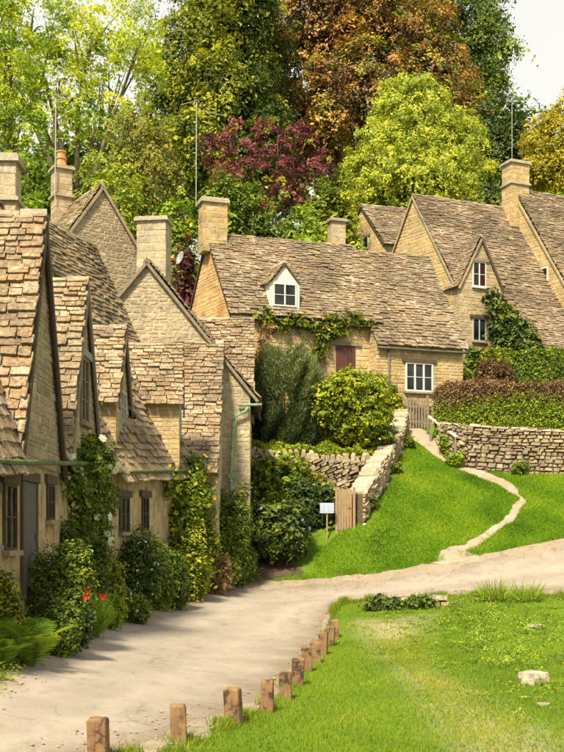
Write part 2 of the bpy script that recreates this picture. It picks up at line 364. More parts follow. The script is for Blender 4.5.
def dist_to(poly, pts):
    d = np.full(len(pts), 1e9)
    for i in range(len(poly)):
        a, b = np.array(poly[i]), np.array(poly[(i + 1) % len(poly)]); ab = b - a
        s = np.clip(((pts - a) @ ab) / (ab @ ab), 0, 1); d = np.minimum(d, np.linalg.norm(pts - a - s[:, None] * ab, axis=1))
    return d
near = (np.abs(xy[:, 0]) < 14) & (xy[:, 1] < 36) & (xy[:, 1] > 5)
dry = np.zeros(len(xy)); sd = dist_to(DRY, xy[near]); ins = inpoly(xy[near], DRY); dry[near] = np.clip(.28 + np.where(ins, sd, -sd) * .9, 0, 1)
idx = np.arange(len(xy)).reshape(XX.shape)
fc = np.stack([idx[:-1, :-1], idx[1:, :-1], idx[1:, 1:], idx[:-1, 1:]], -1).reshape(-1, 4)
put(bpy.data.objects.new('ground', np_mesh('ground', np.c_[xy, zz], fc, ground_mat(), dry, True)), None, 'structure')

def road_mat(name, a, b, dark, patch=.5, lateral=False):
    t = NT(name); n = t.noise(.8, 6, .7); f = t.noise(45, 4, .7); w = t.noise(2.4, 6, .75, t.scaled((1.6, .5, 1)))
    c = t.mix(t.step(n, .35, .65), a, b)
    c = t.mix(t.math('MULTIPLY', t.step(w, .54, .66), patch), c, dark)
    c = t.mix(t.math('MULTIPLY', t.step(f, .5, .7), .35), c, tuple(q * .55 for q in a))
    if lateral:      # wheel-worn lanes and earth washed in from the edges
        la = t.attr('tone'); jg = t.math('MULTIPLY', t.math('SUBTRACT', t.noise(.9, 6, .75), .5), .5); lj = t.math('ADD', la, jg)
        ed = t.math('MULTIPLY', t.step(t.math('ABSOLUTE', t.math('SUBTRACT', lj, .5)), .30, .46), .75)
        c = t.mix(ed, c, (.165, .125, .085))
        wv_ = t.math('ABSOLUTE', t.math('SUBTRACT', t.math('ABSOLUTE', t.math('SUBTRACT', lj, .5)), .17)); c = t.mix(t.math('MULTIPLY', t.math('SUBTRACT', 1.0, t.step(wv_, .0, .08)), .4), c, (.37, .325, .27))
    c = t.mix(t.math('MULTIPLY', t.step(t.noise(13, 5, .8), .60, .70), .3), c, (.50, .43, .34))
    v = t.n('ShaderNodeTexVoronoi', feature='DISTANCE_TO_EDGE'); v.inputs['Scale'].default_value = .55
    wv = t.n('ShaderNodeVectorMath', operation='ADD'); nv = t.n('ShaderNodeTexNoise'); nv.inputs['Scale'].default_value = 1.3; nv.inputs['Detail'].default_value = 6; t.l(t.pos(), nv.inputs['Vector'])
    t.l(t.pos(), wv.inputs[0]); t.l(nv.outputs['Color'], wv.inputs[1]); t.l(wv.outputs[0], v.inputs['Vector'])
    crk = t.math('MULTIPLY', t.math('SUBTRACT', 1.0, t.step(v.outputs['Distance'], .0, .018)), t.math('MULTIPLY', t.step(t.noise(.5, 3), .48, .6), .5))
    c = t.mix(crk, c, tuple(q * .35 for q in a))
    g_ = t.noise(120, 3, .8); c = t.mix(t.math('MULTIPLY', t.step(g_, .55, .68), .45), c, tuple(q * .5 for q in a)); c = t.mix(t.math('MULTIPLY', t.step(g_, .44, .33), .3), c, (.52, .47, .40))
    return t.done(t.principled(c, .93, .12, t.math('ADD', f, w), .35, .02))
M['road'] = road_mat('worn_tarmac', (.255, .215, .172), (.31, .265, .213), (.20, .165, .13), .6, True)
M['verge'] = road_mat('gravelly_verge', (.235, .185, .13), (.30, .24, .175), (.16, .12, .08), .7)
M['path'] = road_mat('trodden_path', (.27, .21, .145), (.35, .285, .21), (.17, .125, .08), .8)
M['soil'] = plain_mat('garden_soil', (.075, .052, .034), .95, .1, .5, 7, bump=.8)

rg, rl, rr = pair_strip([XY(q) for q in ROAD_L], [XY(q) for q in ROAD_R])
grid_mesh('road', rg, .035, M['road'])
# worn gravel margins along both road edges
def margin(name, edge, inward, w_in, w_out, seed):
    r = np.random.default_rng(seed); n = len(edge); k = r.normal(0, 1, n)
    k = 1.6 * np.convolve(np.r_[k[-6:], k, k[:6]], np.ones(5) / 5, 'same')[6:-6]; k = np.clip(k, -1.6, 1.6)
    k2 = r.normal(0, 1, n)
    a = edge + inward * (w_in * (1 + .55 * k)[:, None]); b = edge - inward * (w_out * (1 + .5 * k2)[:, None])
    t = np.linspace(0, 1, 5)[None, :, None]
    return grid_mesh(name, a[:, None] * (1 - t) + b[:, None] * t, .045, M['verge'])
def inward_of(edge, other): d = other - edge; return d / np.linalg.norm(d, axis=1)[:, None]
margin('road_margin', rl, inward_of(rl, rr), .8, .12, 3); margin('road_margin', rr, inward_of(rr, rl), .42, .22, 4)

# flower bed between road and cottages
FAC = [(-4.33, 9), (-4.27, 13), (-4.2, 20), (-4.05, 27), (-3.1, 33), (-1.95, 33.7), (-2.0, 36.8), (-1.05, 37), (-1.3, 41)]
FACB = [XY(q) for q in [(-210, 760, 9), (-40, 690, 13.5), (50, 645, 19), (110, 625, 25), (170, 606, 30.3), (205, 595, 33.6), (235, 586, 36), (247, 583, 36.8), (310, 578, 37.4)]]
bg_, _, _ = pair_strip(FACB, FAC, 6, 8)
grid_mesh('flower_bed', bg_, .03, M['soil'])

# footpath over the lawn up to the gate
PATH = [(412, 428, 48.8), (418, 436, 48), (440, 450, 46.8), (470, 466, 45.2), (500, 478, 44), (516, 493, 42.9), (520, 508, 41.9), (508, 524, 40.7), (488, 540, 39.5), (468, 550, 38.8), (452, 556, 38.3), (440, 566, 37.4)]
HALF = [.62, .62, .55, .46, .30, .23, .21, .19, .2, .24, .34, .45]
pc = np.array([XY(q) for q in PATH]); tg = np.gradient(pc, axis=0); tg /= np.linalg.norm(tg, axis=1)[:, None]; nm = np.c_[-tg[:, 1], tg[:, 0]]
h = np.array(HALF)[:, None]
pg, pl, pr = pair_strip(pc + nm * h, pc - nm * h, 10, 7)
_r = np.random.default_rng(77); _wob = lambda: np.convolve(_r.normal(size=len(pl) + 4), np.ones(5) / 5, 'valid')[:, None] * .16
_dd = pr - pl; _dd /= np.linalg.norm(_dd, axis=1)[:, None]; pl = pl + _dd * _wob(); pr = pr + _dd * _wob()
_t = np.linspace(0, 1, 7)[None, :, None]; pg = pl[:, None] * (1 - _t) + pr[:, None] * _t
grid_mesh('footpath', pg, .04, M['path'])
pg2 = pair_strip([XY(q) for q in [(452, 553, 38.4), (464, 552, 38.6), (478, 556, 38.1)]], [XY(q) for q in [(440, 566, 37.2), (458, 566, 37.2), (480, 562, 37.3)]], 6, 5)[0]
grid_mesh('footpath', pg2, .05, M['path'])

def bollard(i, q, words):
    x, y, d = q; X, Y = XY(q); z = Z(X, Y); r = random.Random(i); w = .092 * r.uniform(.94, 1.08); hh = .43 * r.uniform(.93, 1.08)
    b = .012; mb = MB(); a = r.uniform(-.25, .25); lean = (r.uniform(-.06, .06), r.uniform(-.06, .06))
    rings = []
    for (zz_, s) in ((-.25, 1), (hh - .03, 1), (hh - .012, .94), (hh, .82)):
        k = w * s; ring = []
        for (sx, sy) in ((1, -1), (1, 1), (-1, 1), (-1, -1)):
            e = [(k, -(k - b)), (k, k - b)]
            pts = {(1, -1): [(k - b, -k), (k, -k + b)], (1, 1): [(k, k - b), (k - b, k)], (-1, 1): [(-k + b, k), (-k, k - b)], (-1, -1): [(-k, -k + b), (-k + b, -k)]}[(sx, sy)]
            ring += pts
        rings.append([V3(p * math.cos(a) - q_ * math.sin(a) + lean[0] * zz_, p * math.sin(a) + q_ * math.cos(a) + lean[1] * zz_, zz_) for p, q_ in ring])
    v = [p for rg_ in rings for p in rg_]; f = []
    for k in range(3):
        for j in range(8): f.append((k * 8 + j, k * 8 + (j + 1) % 8, k * 8 + 8 + (j + 1) % 8, k * 8 + 8 + j))
    f.append(tuple(range(24, 32)))
    o = mesh_obj('wooden_bollard', v, f, M['bollard']); o.location = (X, Y, z)
    tag(o, words, 'bollard', 'wooden bollards along the road edge')
ords = ['nearest', 'second', 'third', 'fourth', 'fifth', 'sixth', 'seventh', 'eighth', 'ninth', 'tenth', 'farthest']
for i, q in enumerate(BOLL):
    if i == 0: t_ = 'short square wooden bollard nearest the camera, at the bottom edge'
    elif i == 10: t_ = 'farthest short wooden bollard of the line, where the road bends right'
    else: t_ = 'short square wooden bollard, %s from the camera along the road' % ords[i]
    bollard(i, q, t_)

# ------------------------------------------------------------------ stone pieces: roof tiles and wall stones
def unit_tile(seed):
    r = random.Random(seed); n = 4
    bot = [(i / n, r.uniform(-.07, .05) if 0 < i < n else r.uniform(-.05, .06)) for i in range(n + 1)]
    bot[0] = (r.uniform(.0, .05), bot[0][1]); bot[-1] = (1 - r.uniform(.0, .05), bot[-1][1])
    out = bot + [(1 - r.uniform(0, .03), .5), (1, 1), (0, 1), (r.uniform(0, .03), .5)]
    m = len(out)
    v = [(x, y, 1 - .12 * r.random() * (y < .3)) for x, y in out] + [(x, y, 0) for x, y in out]
    f = [tuple(range(m)), tuple(range(2 * m - 1, m - 1, -1))] + [(j, m + j, m + (j + 1) % m, (j + 1) % m) for j in range(m)]
    return np.array(v), f
def unit_stone(seed, rag=.10):
    r = random.Random(seed); j = lambda a=rag: r.uniform(-a, a) * .5
    o = [(0 + abs(j()), 0 + abs(j())), (.5 + j(), 0 + abs(j(.06))), (1 - abs(j()), abs(j())), (1 - abs(j()), 1 - abs(j())), (.5 + j(), 1 - abs(j(.06))), (abs(j()), 1 - abs(j()))]
    ins = [(.5 + (x - .5) * .86, .5 + (y - .5) * .78) for x, y in o]
    v = [(x, y, 0) for x, y in o] + [(x, y, .62) for x, y in o] + [(x, y, 1 + j(.3)) for x, y in ins]
    f = []
    for k in (0, 6):
        for q in range(6): f.append((k + q, k + (q + 1) % 6, k + 6 + (q + 1) % 6, k + 6 + q))
    f.append(tuple(range(12, 18))); return np.array(v), f
TILES = [unit_tile(i) for i in range(10)]; STONES = [unit_stone(40 + i) for i in range(10)]; RUBBLE = [unit_stone(80 + i, .26) for i in range(12)]
KITS = {'tile': TILES, 'stone': STONES, 'rubble': RUBBLE}
_cache = {}
def kit_mesh(kit, i, mat):
    k = (kit, i, mat.name)
    if k not in _cache:
        v, f = KITS[kit][i]; me = bpy.data.meshes.new('%s_piece' % kit); me.from_pydata([tuple(q) for q in v], [], f); me.update(); me.materials.append(mat)
        _cache[k] = me
    return _cache[k]
BUDGET = {}
def frame_of(pts, out):
    pts = [Vector(p) for p in pts]; n = V3(0, 0, 0)
    for i in range(len(pts)): n += (pts[i] - pts[0]).cross(pts[(i + 1) % len(pts)] - pts[0])
    n = unit(n); U = unit(pts[1] - pts[0]); O = pts[0].copy()
    if n.dot(out) < 0: n = -n; U = -U; O = pts[1].copy()
    Vv = n.cross(U); return O, U, Vv, n, [((p - O).dot(U), (p - O).dot(Vv)) for p in pts]
def span(poly, v):
    xs = []
    for i in range(len(poly)):
        (u1, v1), (u2, v2) = poly[i], poly[(i + 1) % len(poly)]
        if (v1 <= v < v2) or (v2 <= v < v1): xs.append(u1 + (u2 - u1) * (v - v1) / (v2 - v1))
    return (min(xs), max(xs)) if len(xs) >= 2 else None
def lay(poly, h0, h1, w0, w1, rnd, holes=(), hv=.18, rag=0):
    vs = [q[1] for q in poly]; v0, v1 = min(vs), max(vs); v = v0; out = []
    while v < v1 - h1 * .3:
        t = (v - v0) / (v1 - v0); hh = (h0 + (h1 - h0) * t) * rnd.uniform(1 - hv, 1 + hv)
        if v + hh > v1: hh = v1 - v
        a = span(poly, v + hh * .25); b = span(poly, v + hh * .75)
        if a and b:
            lo, hi = (a[0] + b[0]) / 2 - rnd.uniform(-.2, 1) * rag, (a[1] + b[1]) / 2 + rnd.uniform(-.2, 1) * rag
            segs = [(lo, hi)]
            for (x0, x1, y0, y1) in holes:
                if v + hh * .5 > y0 and v + hh * .5 < y1:
                    ns = []
                    for (p, q) in segs:
                        if x1 <= p or x0 >= q: ns.append((p, q)); continue
                        if x0 > p: ns.append((p, x0))
                        if x1 < q: ns.append((x1, q))
                    segs = ns
            for (p, q) in segs:
                u = p; first = True
                while u < q - 1e-4:
                    w = rnd.uniform(w0, w1) * (.6 if first and rnd.random() < .5 else 1); first = False
                    if q - (u + w) < w0 * .5: w = q - u
                    out.append((u, min(u + w, q), v, v + hh)); u += w
        v += hh
    return out
def pieces(parent, pts, out, kit, mat, h0, h1, w0, w1, th, name, seed=1, indiv=True, limit=300, holes=(), skip=None, joint=.012, overlap=.35, jit=.25, hv=.18, bud=None):
    """cover a planar polygon with tiles or stones; pieces in view become parts of their own, the rest one joined part"""
    rnd = random.Random(seed); O, U, Vv, N, poly = frame_of(pts, out); tile = kit == 'tile'
    bud = bud or parent.name; AV = []; AF = []; base = 0; cnt = 0
    for (u0, u1, v0, v1) in lay(poly, h0, h1, w0, w1, rnd, holes, hv, .05 if tile else 0):
        c = O + U * ((u0 + u1) / 2) + Vv * ((v0 + v1) / 2)
        if skip and skip(c): continue
        if N.dot(unit(V3(0, 0, CZ) - c)) < -.22 or not in_frame(c, 260): continue      # back slopes and far off-frame surfaces keep their plain deck
        i = rnd.randrange(len(KITS[kit])); k = th * rnd.uniform(1 - jit, 1 + jit)
        if tile:
            g = joint; o = O + U * (u0 + g * .5) + Vv * (v0 + rnd.uniform(-.02, .02)) + N * (k * .95 + rnd.uniform(0, .018) + .05 + .028 * (math.sin(u0 * 1.5 + seed) + .8 * math.sin(u0 * .8 + v0 * 1.3 + seed * 2)))
            tl = k * 1.1 / ((v1 - v0) * (1 + overlap)); roll = rnd.uniform(-.045, .045)
            Vt = unit(Vv - N * tl) * (v1 - v0) * (1 + overlap); Ut = unit(U + N * roll + Vv * rnd.uniform(-.025, .025)) * (u1 - u0 - g); Nt = unit(Ut.cross(Vt)) * k
        else:
            if kit == 'stone': k *= .4; joint = min(joint, .009)
            g = joint; o = O + U * (u0 + g * .5) + Vv * (v0 + g * .5) - N * .004
            ja = .10 if kit == 'rubble' else .04; jv = .28 if kit == 'rubble' else .14
            Ut = unit(U + Vv * rnd.uniform(-ja, ja)) * max(u1 - u0 - g, .02); Vt = unit(Vv + U * rnd.uniform(-ja, ja) * .6) * max((v1 - v0) * rnd.uniform(1 - jv, 1 + jv * .8) - g, .02)
            o = o + Vv * (v1 - v0) * rnd.uniform(-jv, jv) * .5; Nt = unit(N + U * rnd.uniform(-.05, .05)) * k
        if indiv and BUDGET.get(bud, 0) < limit and in_frame(c):
            BUDGET[bud] = BUDGET.get(bud, 0) + 1
            ob = bpy.data.objects.new(name, kit_mesh(kit, i, mat))
            put(ob, parent)
            ob.matrix_basis = Matrix(((Ut.x, Vt.x, Nt.x, o.x), (Ut.y, Vt.y, Nt.y, o.y), (Ut.z, Vt.z, Nt.z, o.z), (0, 0, 0, 1)))
        else:
            v, f = KITS[kit][i]; w = v @ np.array([Ut, Vt, Nt]) + np.array(o)
            AV.append(w); AF += [tuple(q + base for q in r) for r in f]; base += len(v)
    if AV:
        me = bpy.data.meshes.new(name); me.from_pydata([tuple(q) for q in np.concatenate(AV)], [], AF); me.update(); me.materials.append(mat)
        put(bpy.data.objects.new(name + 's', me), parent, 'stuff')

class Block:
    """a gabled (or single-pitch) range: profile over t, swept along s; z may climb by dz along s"""
    def __init__(b, th, A, sd, Ln, td, Wd, zb, zeA, zeB, zr, tr, dz=0.0):
        b.th = th; b.A = V3(A[0], A[1], 0); b.s = unit(V3(*sd)); b.t = unit(V3(*td)); b.L = Ln; b.W = Wd; b.zb = zb
        b.eA, b.eB, b.zr, b.tr, b.dz = zeA, zeB, zr, tr, dz
    def pt(b, s, t, z): return b.A + b.s * s + b.t * t + V3(0, 0, z)
    def up(b, s): return b.dz * s / b.L
    def top(b, t):
        return b.eA + (b.zr - b.eA) * t / b.tr if t <= b.tr else b.zr + (b.eB - b.zr) * (t - b.tr) / (b.W - b.tr)
    def body(b, mat, name='wall'):
        prof = [(0, None), (b.W, None)] + ([(b.W, b.eB)] if b.tr < b.W - .01 else []) + [(b.tr, b.zr), (0, b.eA)]
        v = []
        for s in (0, b.L):
            for (t, z) in prof: v.append(b.pt(s, t, b.zb if z is None else z + b.up(s)))
        n = len(prof); f = [tuple(range(n)), tuple(range(2 * n - 1, n - 1, -1))] + [(i, n + i, n + (i + 1) % n, (i + 1) % n) for i in range(n)]
        b.core = mesh_obj(name, v, f, mat, b.th); return b
    def slope_pts(b, side, o0=.1, o1=.1, oe=.18):
        s0, s1 = -o0, b.L + o1
        if side == 'A': t0, z0, t1 = 0, b.eA, b.tr; k = (b.zr - b.eA) / b.tr; t0 = -oe; z0 = b.eA - oe * k
        else: k = (b.zr - b.eB) / (b.W - b.tr); t0 = b.W + oe; z0 = b.eB - oe * k
        return [b.pt(s0, t0, z0 + b.up(s0)), b.pt(s1, t0, z0 + b.up(s1)), b.pt(s1, b.tr, b.zr + b.up(s1)), b.pt(s0, b.tr, b.zr + b.up(s0))]
    def roof(b, side, mat, h0, h1, w0, w1, th=.03, o0=.1, o1=.1, oe=.18, seed=1, deck=True, **kw):
        p = b.slope_pts(side, o0, o1, oe); out = V3(0, 0, 1)
        if deck:
            q = b.slope_pts(side, o0 - .02, o1 - .02, 0.0); O, U, Vv, N, _ = frame_of(q, out)
            MB().hexa([c - N * .05 for c in q] + [c + N * .012 for c in q]).obj('roof_deck', M['mortar_dark'], b.th)
        off = unit((p[1] - p[0]).cross(p[3] - p[0])); off = off if off.z > 0 else -off
        pieces(b.th, [c + off * .012 for c in p], out, 'tile', mat, h0, h1, w0, w1, th, 'roof_tile', seed, **kw); return b
    def ridge(b, mat, ln=.45, o0=.1, o1=.1, w=.19, seed=3, name='ridge_stone', indiv=True):
        r = random.Random(seed); s = -o0; kA = (b.zr - b.eA) / b.tr; kB = (b.zr - b.eB) / max(b.W - b.tr, .2) if b.tr < b.W - .01 else .2
        n = V3(0, 0, 1)
        while s < b.L + o1 - .05:
            e = min(s + ln * r.uniform(.8, 1.2), b.L + o1); hgt = r.uniform(.05, .085); v = []
            for q in (s + .008, e - .008):
                z = b.zr + b.up(q) + .075 + r.uniform(-.012, .02)
                cA, cB = w / math.hypot(1, kA), w / math.hypot(1, kB)
                v += [b.pt(q, b.tr - cA, z - cA * kA + .0), b.pt(q, b.tr - cA, z - cA * kA + .05), b.pt(q, b.tr, z + hgt), b.pt(q, b.tr + cB, z - cB * kB + .05), b.pt(q, b.tr + cB, z - cB * kB)]
            f = [(0, 1, 2, 3, 4), (9, 8, 7, 6, 5)] + [(i, 5 + i, 5 + (i + 1) % 5, (i + 1) % 5) for i in range(5)]
            mesh_obj(name, v, f, mat, b.th); s = e
        return b
    def verge(b, end, mat, w=.05, h=.16, off=.12, sides='AB', name='bargeboard', oe=.15, drop=.05):
        s = -off if end == 0 else b.L + off
        for sd in sides:
            if sd == 'A': k = (b.zr - b.eA) / b.tr; p = b.pt(s, -oe, b.eA - oe * k + b.up(s))
            else: k = (b.zr - b.eB) / (b.W - b.tr); p = b.pt(s, b.W + oe, b.eB - oe * k + b.up(s))
            q = b.pt(s, b.tr, b.zr + b.up(s)); n = unit((q - p).cross(b.s)); n = n if n.z > 0 else -n
            MB().bar(p - n * (h / 2 + drop - .06), q - n * (h / 2 + drop - .06), w, h, n).obj(name, mat, b.th)
        return b
    def gable(b, end, mat, h=(.10, .10), w=(.16, .42), th=.05, holes=(), seed=5, kit='stone', zlo=None, indiv=True, **kw):
        s = 0 if end == 0 else b.L; zl = b.zb if zlo is None else zlo; u = b.up(s)
        pts = [b.pt(s, 0, zl), b.pt(s, b.W, zl)] + ([b.pt(s, b.W, b.eB + u)] if b.tr < b.W - .01 else []) + [b.pt(s, b.tr, b.zr + u), b.pt(s, 0, b.eA + u)]
        out = -b.s if end == 0 else b.s
        # perpendicular to the gable plane
        nrm = unit(b.t.cross(V3(0, 0, 1))); out = nrm if nrm.dot(out) > 0 else -nrm
        if frame_of(pts, out)[1].dot(b.t) < 0: holes = [(b.W - h_[1], b.W - h_[0], h_[2], h_[3]) for h_ in holes]
        pieces(b.th, pts, out, kit, mat, h[0], h[1], w[0], w[1], th, 'wall_stone', seed, holes=holes, indiv=indiv, hv=.42, **kw); return b
    def side(b, which, mat, h=(.14, .12), w=(.2, .5), th=.05, holes=(), seed=7, kit='stone', zlo=None, s0=0, s1=None, indiv=True, **kw):
        t, e = (0, b.eA) if which == 'A' else (b.W, b.eB); zl = b.zb if zlo is None else zlo; s1 = b.L if s1 is None else s1
        pts = [b.pt(s0, t, zl), b.pt(s1, t, zl), b.pt(s1, t, e + b.up(s1)), b.pt(s0, t, e + b.up(s0))]
        out = -b.t if which == 'A' else b.t; nrm = unit(b.s.cross(V3(0, 0, 1))); out = nrm if nrm.dot(out) > 0 else -nrm
        if frame_of(pts, out)[1].dot(b.s) < 0: holes = [(s1 - h_[1], s1 - h_[0], h_[2], h_[3]) for h_ in holes]
        pieces(b.th, pts, out, kit, mat, h[0], h[1], w[0], w[1], th, 'wall_stone', seed, holes=holes, indiv=indiv, hv=.3, **kw); return b

def casement(parent, c, U, N, w, h, lights=2, rows=2, mat=None, fr=.06, sill=None, lintel=None, depth=.05, open_first=False, inner=None, pane=None):
    """window at bottom-centre c on a wall whose outward normal is N, U to the right"""
    mat = mat or M['white_paint']; Zu = V3(0, 0, 1); o = c - U * w / 2
    f = MB()
    f.box(o, U * fr, N * depth, Zu * h); f.box(o + U * (w - fr), U * fr, N * depth, Zu * h)
    f.box(o + U * fr, U * (w - 2 * fr), N * depth, Zu * fr); f.box(o + U * fr + Zu * (h - fr), U * (w - 2 * fr), N * depth, Zu * fr)
    win = MB()
    lw = (w - fr) / lights
    for i in range(1, lights): f.box(o + U * (i * lw) + Zu * fr, U * fr, N * (depth - .004), Zu * (h - 2 * fr))
    W_ = f.obj('window', mat, parent)
    def sub(mb, name, m):
        ob = mb.obj(name, m, None); COL.objects.unlink(ob); COL.objects.link(ob); ob.parent = W_
        ob.matrix_parent_inverse = W_.matrix_basis.inverted(); return ob
    for i in range(lights):
        x0 = o + U * (i * lw + fr); x1w = lw - fr
        hh = (h - 2 * fr) / rows
        for r in range(rows):
            sub(MB().box(x0 + Zu * (fr + r * hh + .006) + U * .006 + N * .008, U * (x1w - .012), N * .008, Zu * (hh - .012)), 'pane', pane or M['glass'])
        for r in range(1, rows): sub(MB().box(x0 + Zu * (fr + r * hh - .012), U * x1w, N * (depth * .7), Zu * .024), 'glazing_bar', mat)
    if inner: sub(MB().box(o + U * (w * .58) + Zu * (fr * 1.1) + N * .018, U * (w * .36), N * .006, Zu * (h - 2.2 * fr)), 'curtain', inner)
    if sill: MB().box(o - U * .06 - Zu * .09, U * (w + .12), N * (depth + .08), Zu * .085).obj('window_sill', sill, parent)
    if lintel: MB().box(o - U * .16 + Zu * (h + .005), U * (w + .32), N * (depth + .045), Zu * .15).obj('lintel', lintel, parent)
    return W_

def chimney(parent, c, wx, wy, z0, z1, ang=0.0, mat=None, cap=.12, band=None, seed=9, pot=None, indiv=True):
    mat = mat or M['chimney']; ca, sa = math.cos(ang), math.sin(ang); U = V3(ca, sa); Vd = V3(-sa, ca); c = V3(c[0], c[1], 0); Zu = V3(0, 0, 1)
    def bx(hx, hy, a, b): o = c - U * hx - Vd * hy + Zu * a; return MB().box(o, U * 2 * hx, Vd * 2 * hy, Zu * (b - a))
    st = bx(wx / 2 - .03, wy / 2 - .03, z0, z1 - cap).obj('chimney', M['mortar'], parent)
    def kid(ob): ob.parent = st; ob.matrix_parent_inverse = Matrix.Identity(4); return ob
    st_off = Vector(parent.location)
    for (d, o, ln) in ((U, -Vd, wx), (Vd, U, wy), (-U, Vd, wx), (-Vd, -U, wy)):
        base = c + o * ((wy if abs(o.dot(Vd)) > .5 else wx) / 2 - .03) - d * (ln / 2)
        p = [base + Zu * z0, base + d * ln + Zu * z0, base + d * ln + Zu * (z1 - cap), base + Zu * (z1 - cap)]
        vis = o.y < .3
        pieces(parent, p, o, 'stone', mat, .26, .24, .3, .7, .035, 'chimney_stone', seed, indiv=indiv and vis, joint=.010)
    k = .07
    for (a, b, e) in ([(z1 - cap, z1 - cap * .35, k), (z1 - cap * .35, z1, k * .5)] + ([(band, band + .09, .06)] if band else [])):
        o = bx(wx / 2 + e, wy / 2 + e, a + .001, b).obj('chimney_cap', M['coping'], parent)
    if pot:
        rr, ph = pot; q = c + Zu * z1
        MB().tube([q, q + Zu * .06, q + Zu * .07, q + Zu * ph * .5, q + Zu * ph * .52, q + Zu * ph * .6, q + Zu * ph * .62, q + Zu * ph * .9, q + Zu * ph * .92, q + Zu * ph],
                  [rr * 1.1, rr * 1.1, rr, rr * .86, rr * 1.06, rr * 1.06, rr * .86, rr * .84, rr * 1.02, rr * 1.02], 14).obj('chimney_pot', M['clay'], parent, smooth=False)

def gutter(parent, p, q, mat, r=.055, name='gutter'):
    n = 8; MB().tube([p + (q - p) * (i / n) + V3(0, 0, random.uniform(-.008, .008)) for i in range(n + 1)], r, 8).obj(name, mat, parent, smooth=True)
def pipe(parent, pts, mat, r=.045, name='drainpipe'):
    MB().tube(pts, r, 8).obj(name, mat, parent, smooth=True)
    for a, b in zip(pts, pts[1:]):
        if (b - a).length > 1.2:
            for k in (.1, .5, .9): c = a + (b - a) * k; MB().tube([c - V3(0, 0, .04), c + V3(0, 0, .04)], r * 1.35, 8).obj('pipe_collar', mat, parent)
R_ = lambda z: z + CZ   # heights below are read relative to the eye line

# ------------------------------------------------------------------ the row of cottages on the left
# ---- first cottage, two steep front gables
H1 = thing('stone_cottage', 'nearest cottage at left edge with two steep stone-tiled front gables above limewashed wall', 'cottage', (-6.5, 19, 1.2), 'cottages of the old row')
fa, fb = V3(-4.43, 13), V3(-4.24, 27); sd1 = unit(fb - fa); td1 = V3(-sd1.y, sd1.x)
def on1(d): return fa + sd1 * ((d - 13) / sd1.y)
b1 = Block(H1, fa, sd1, 14.0, td1, 6.0, -1, R_(1.24), R_(1.24), R_(7.75), 2.95, dz=.98).body(M['plaster'])
def gable_front(Hh, dn, df, zeave, zr, Lg, on, sd, td, wallmat, seed, face_h=(.12, .10), budget=None):
    a = on(dn); g = Block(Hh, a - td * .03, td, Lg, sd, (on(df) - a).length, zeave - .2, zeave, zeave, zr, (on(df) - a).length / 2)
    return g
ze1 = lambda d: R_(1.24 + .07 * (d - 13))
cross = [(18.0, 21.3, R_(5.86)), (21.9, 25.3, R_(5.62))]
def skip1(c):
    for (dn, df, zr) in cross:
        m = (dn + df) / 2; k = (zr - ze1(m)) / ((df - dn) / 2)
        if c.z < zr - abs(c.y - m) * k + .02: return dn - .1 < c.y < df + .1
    return False
for i, (dn, df, zr) in enumerate(cross):
    g = gable_front(H1, dn, df, ze1(dn), zr, 3.2, on1, sd1, td1, None, i)
    g.body(M['mortar'], 'gable_wall')
    g.roof('A', M['tile_warm'], .225 if i == 0 else .19, .115, .2, .48, .046, o0=.10, o1=0, oe=.10, seed=20 + i, limit=230)
    g.roof('B', M['tile_warm'], .27, .15, .22, .5, .048, o0=.10, o1=0, oe=.10, seed=30 + i, indiv=False)
    g.ridge(M['coping'], .55, o0=.12, o1=0, w=.2)
    wz = ze1(dn) + (.75 if i else .9); ww = .85
    hol = [(g.W / 2 - ww / 2 - .04, g.W / 2 + ww / 2 + .04, wz - g.zb - .02, wz - g.zb + 1.45)] if i == 1 else []
    g.gable(0, M['wall_grey'] if i == 0 else M['plaster'], (.13, .11), (.18, .42), .045, hol, seed=40 + i, limit=280)
    if i == 1:
        casement(H1, g.pt(0, g.W / 2, wz), unit(g.t), unit(-g.s), ww, 1.4, 2, 3, M['timber_grey'], sill=M['timber_grey'], lintel=M['lead'])
    g.verge(0, M['timber_grey'] if i else M['timber'], .05, .14, .10, 'AB')
b1.roof('A', M['tile_warm'], .26, .14, .22, .5, .048, o0=0, o1=.08, oe=.22, seed=50, skip=skip1, indiv=True, limit=295)
b1.ridge(M['tile_mossy'], .5, o0=-8, o1=.1)
b1.roof('B', M['tile_warm'], .4, .3, .4, .8, .048, o0=0, o1=.08, oe=.2, seed=51, indiv=False)
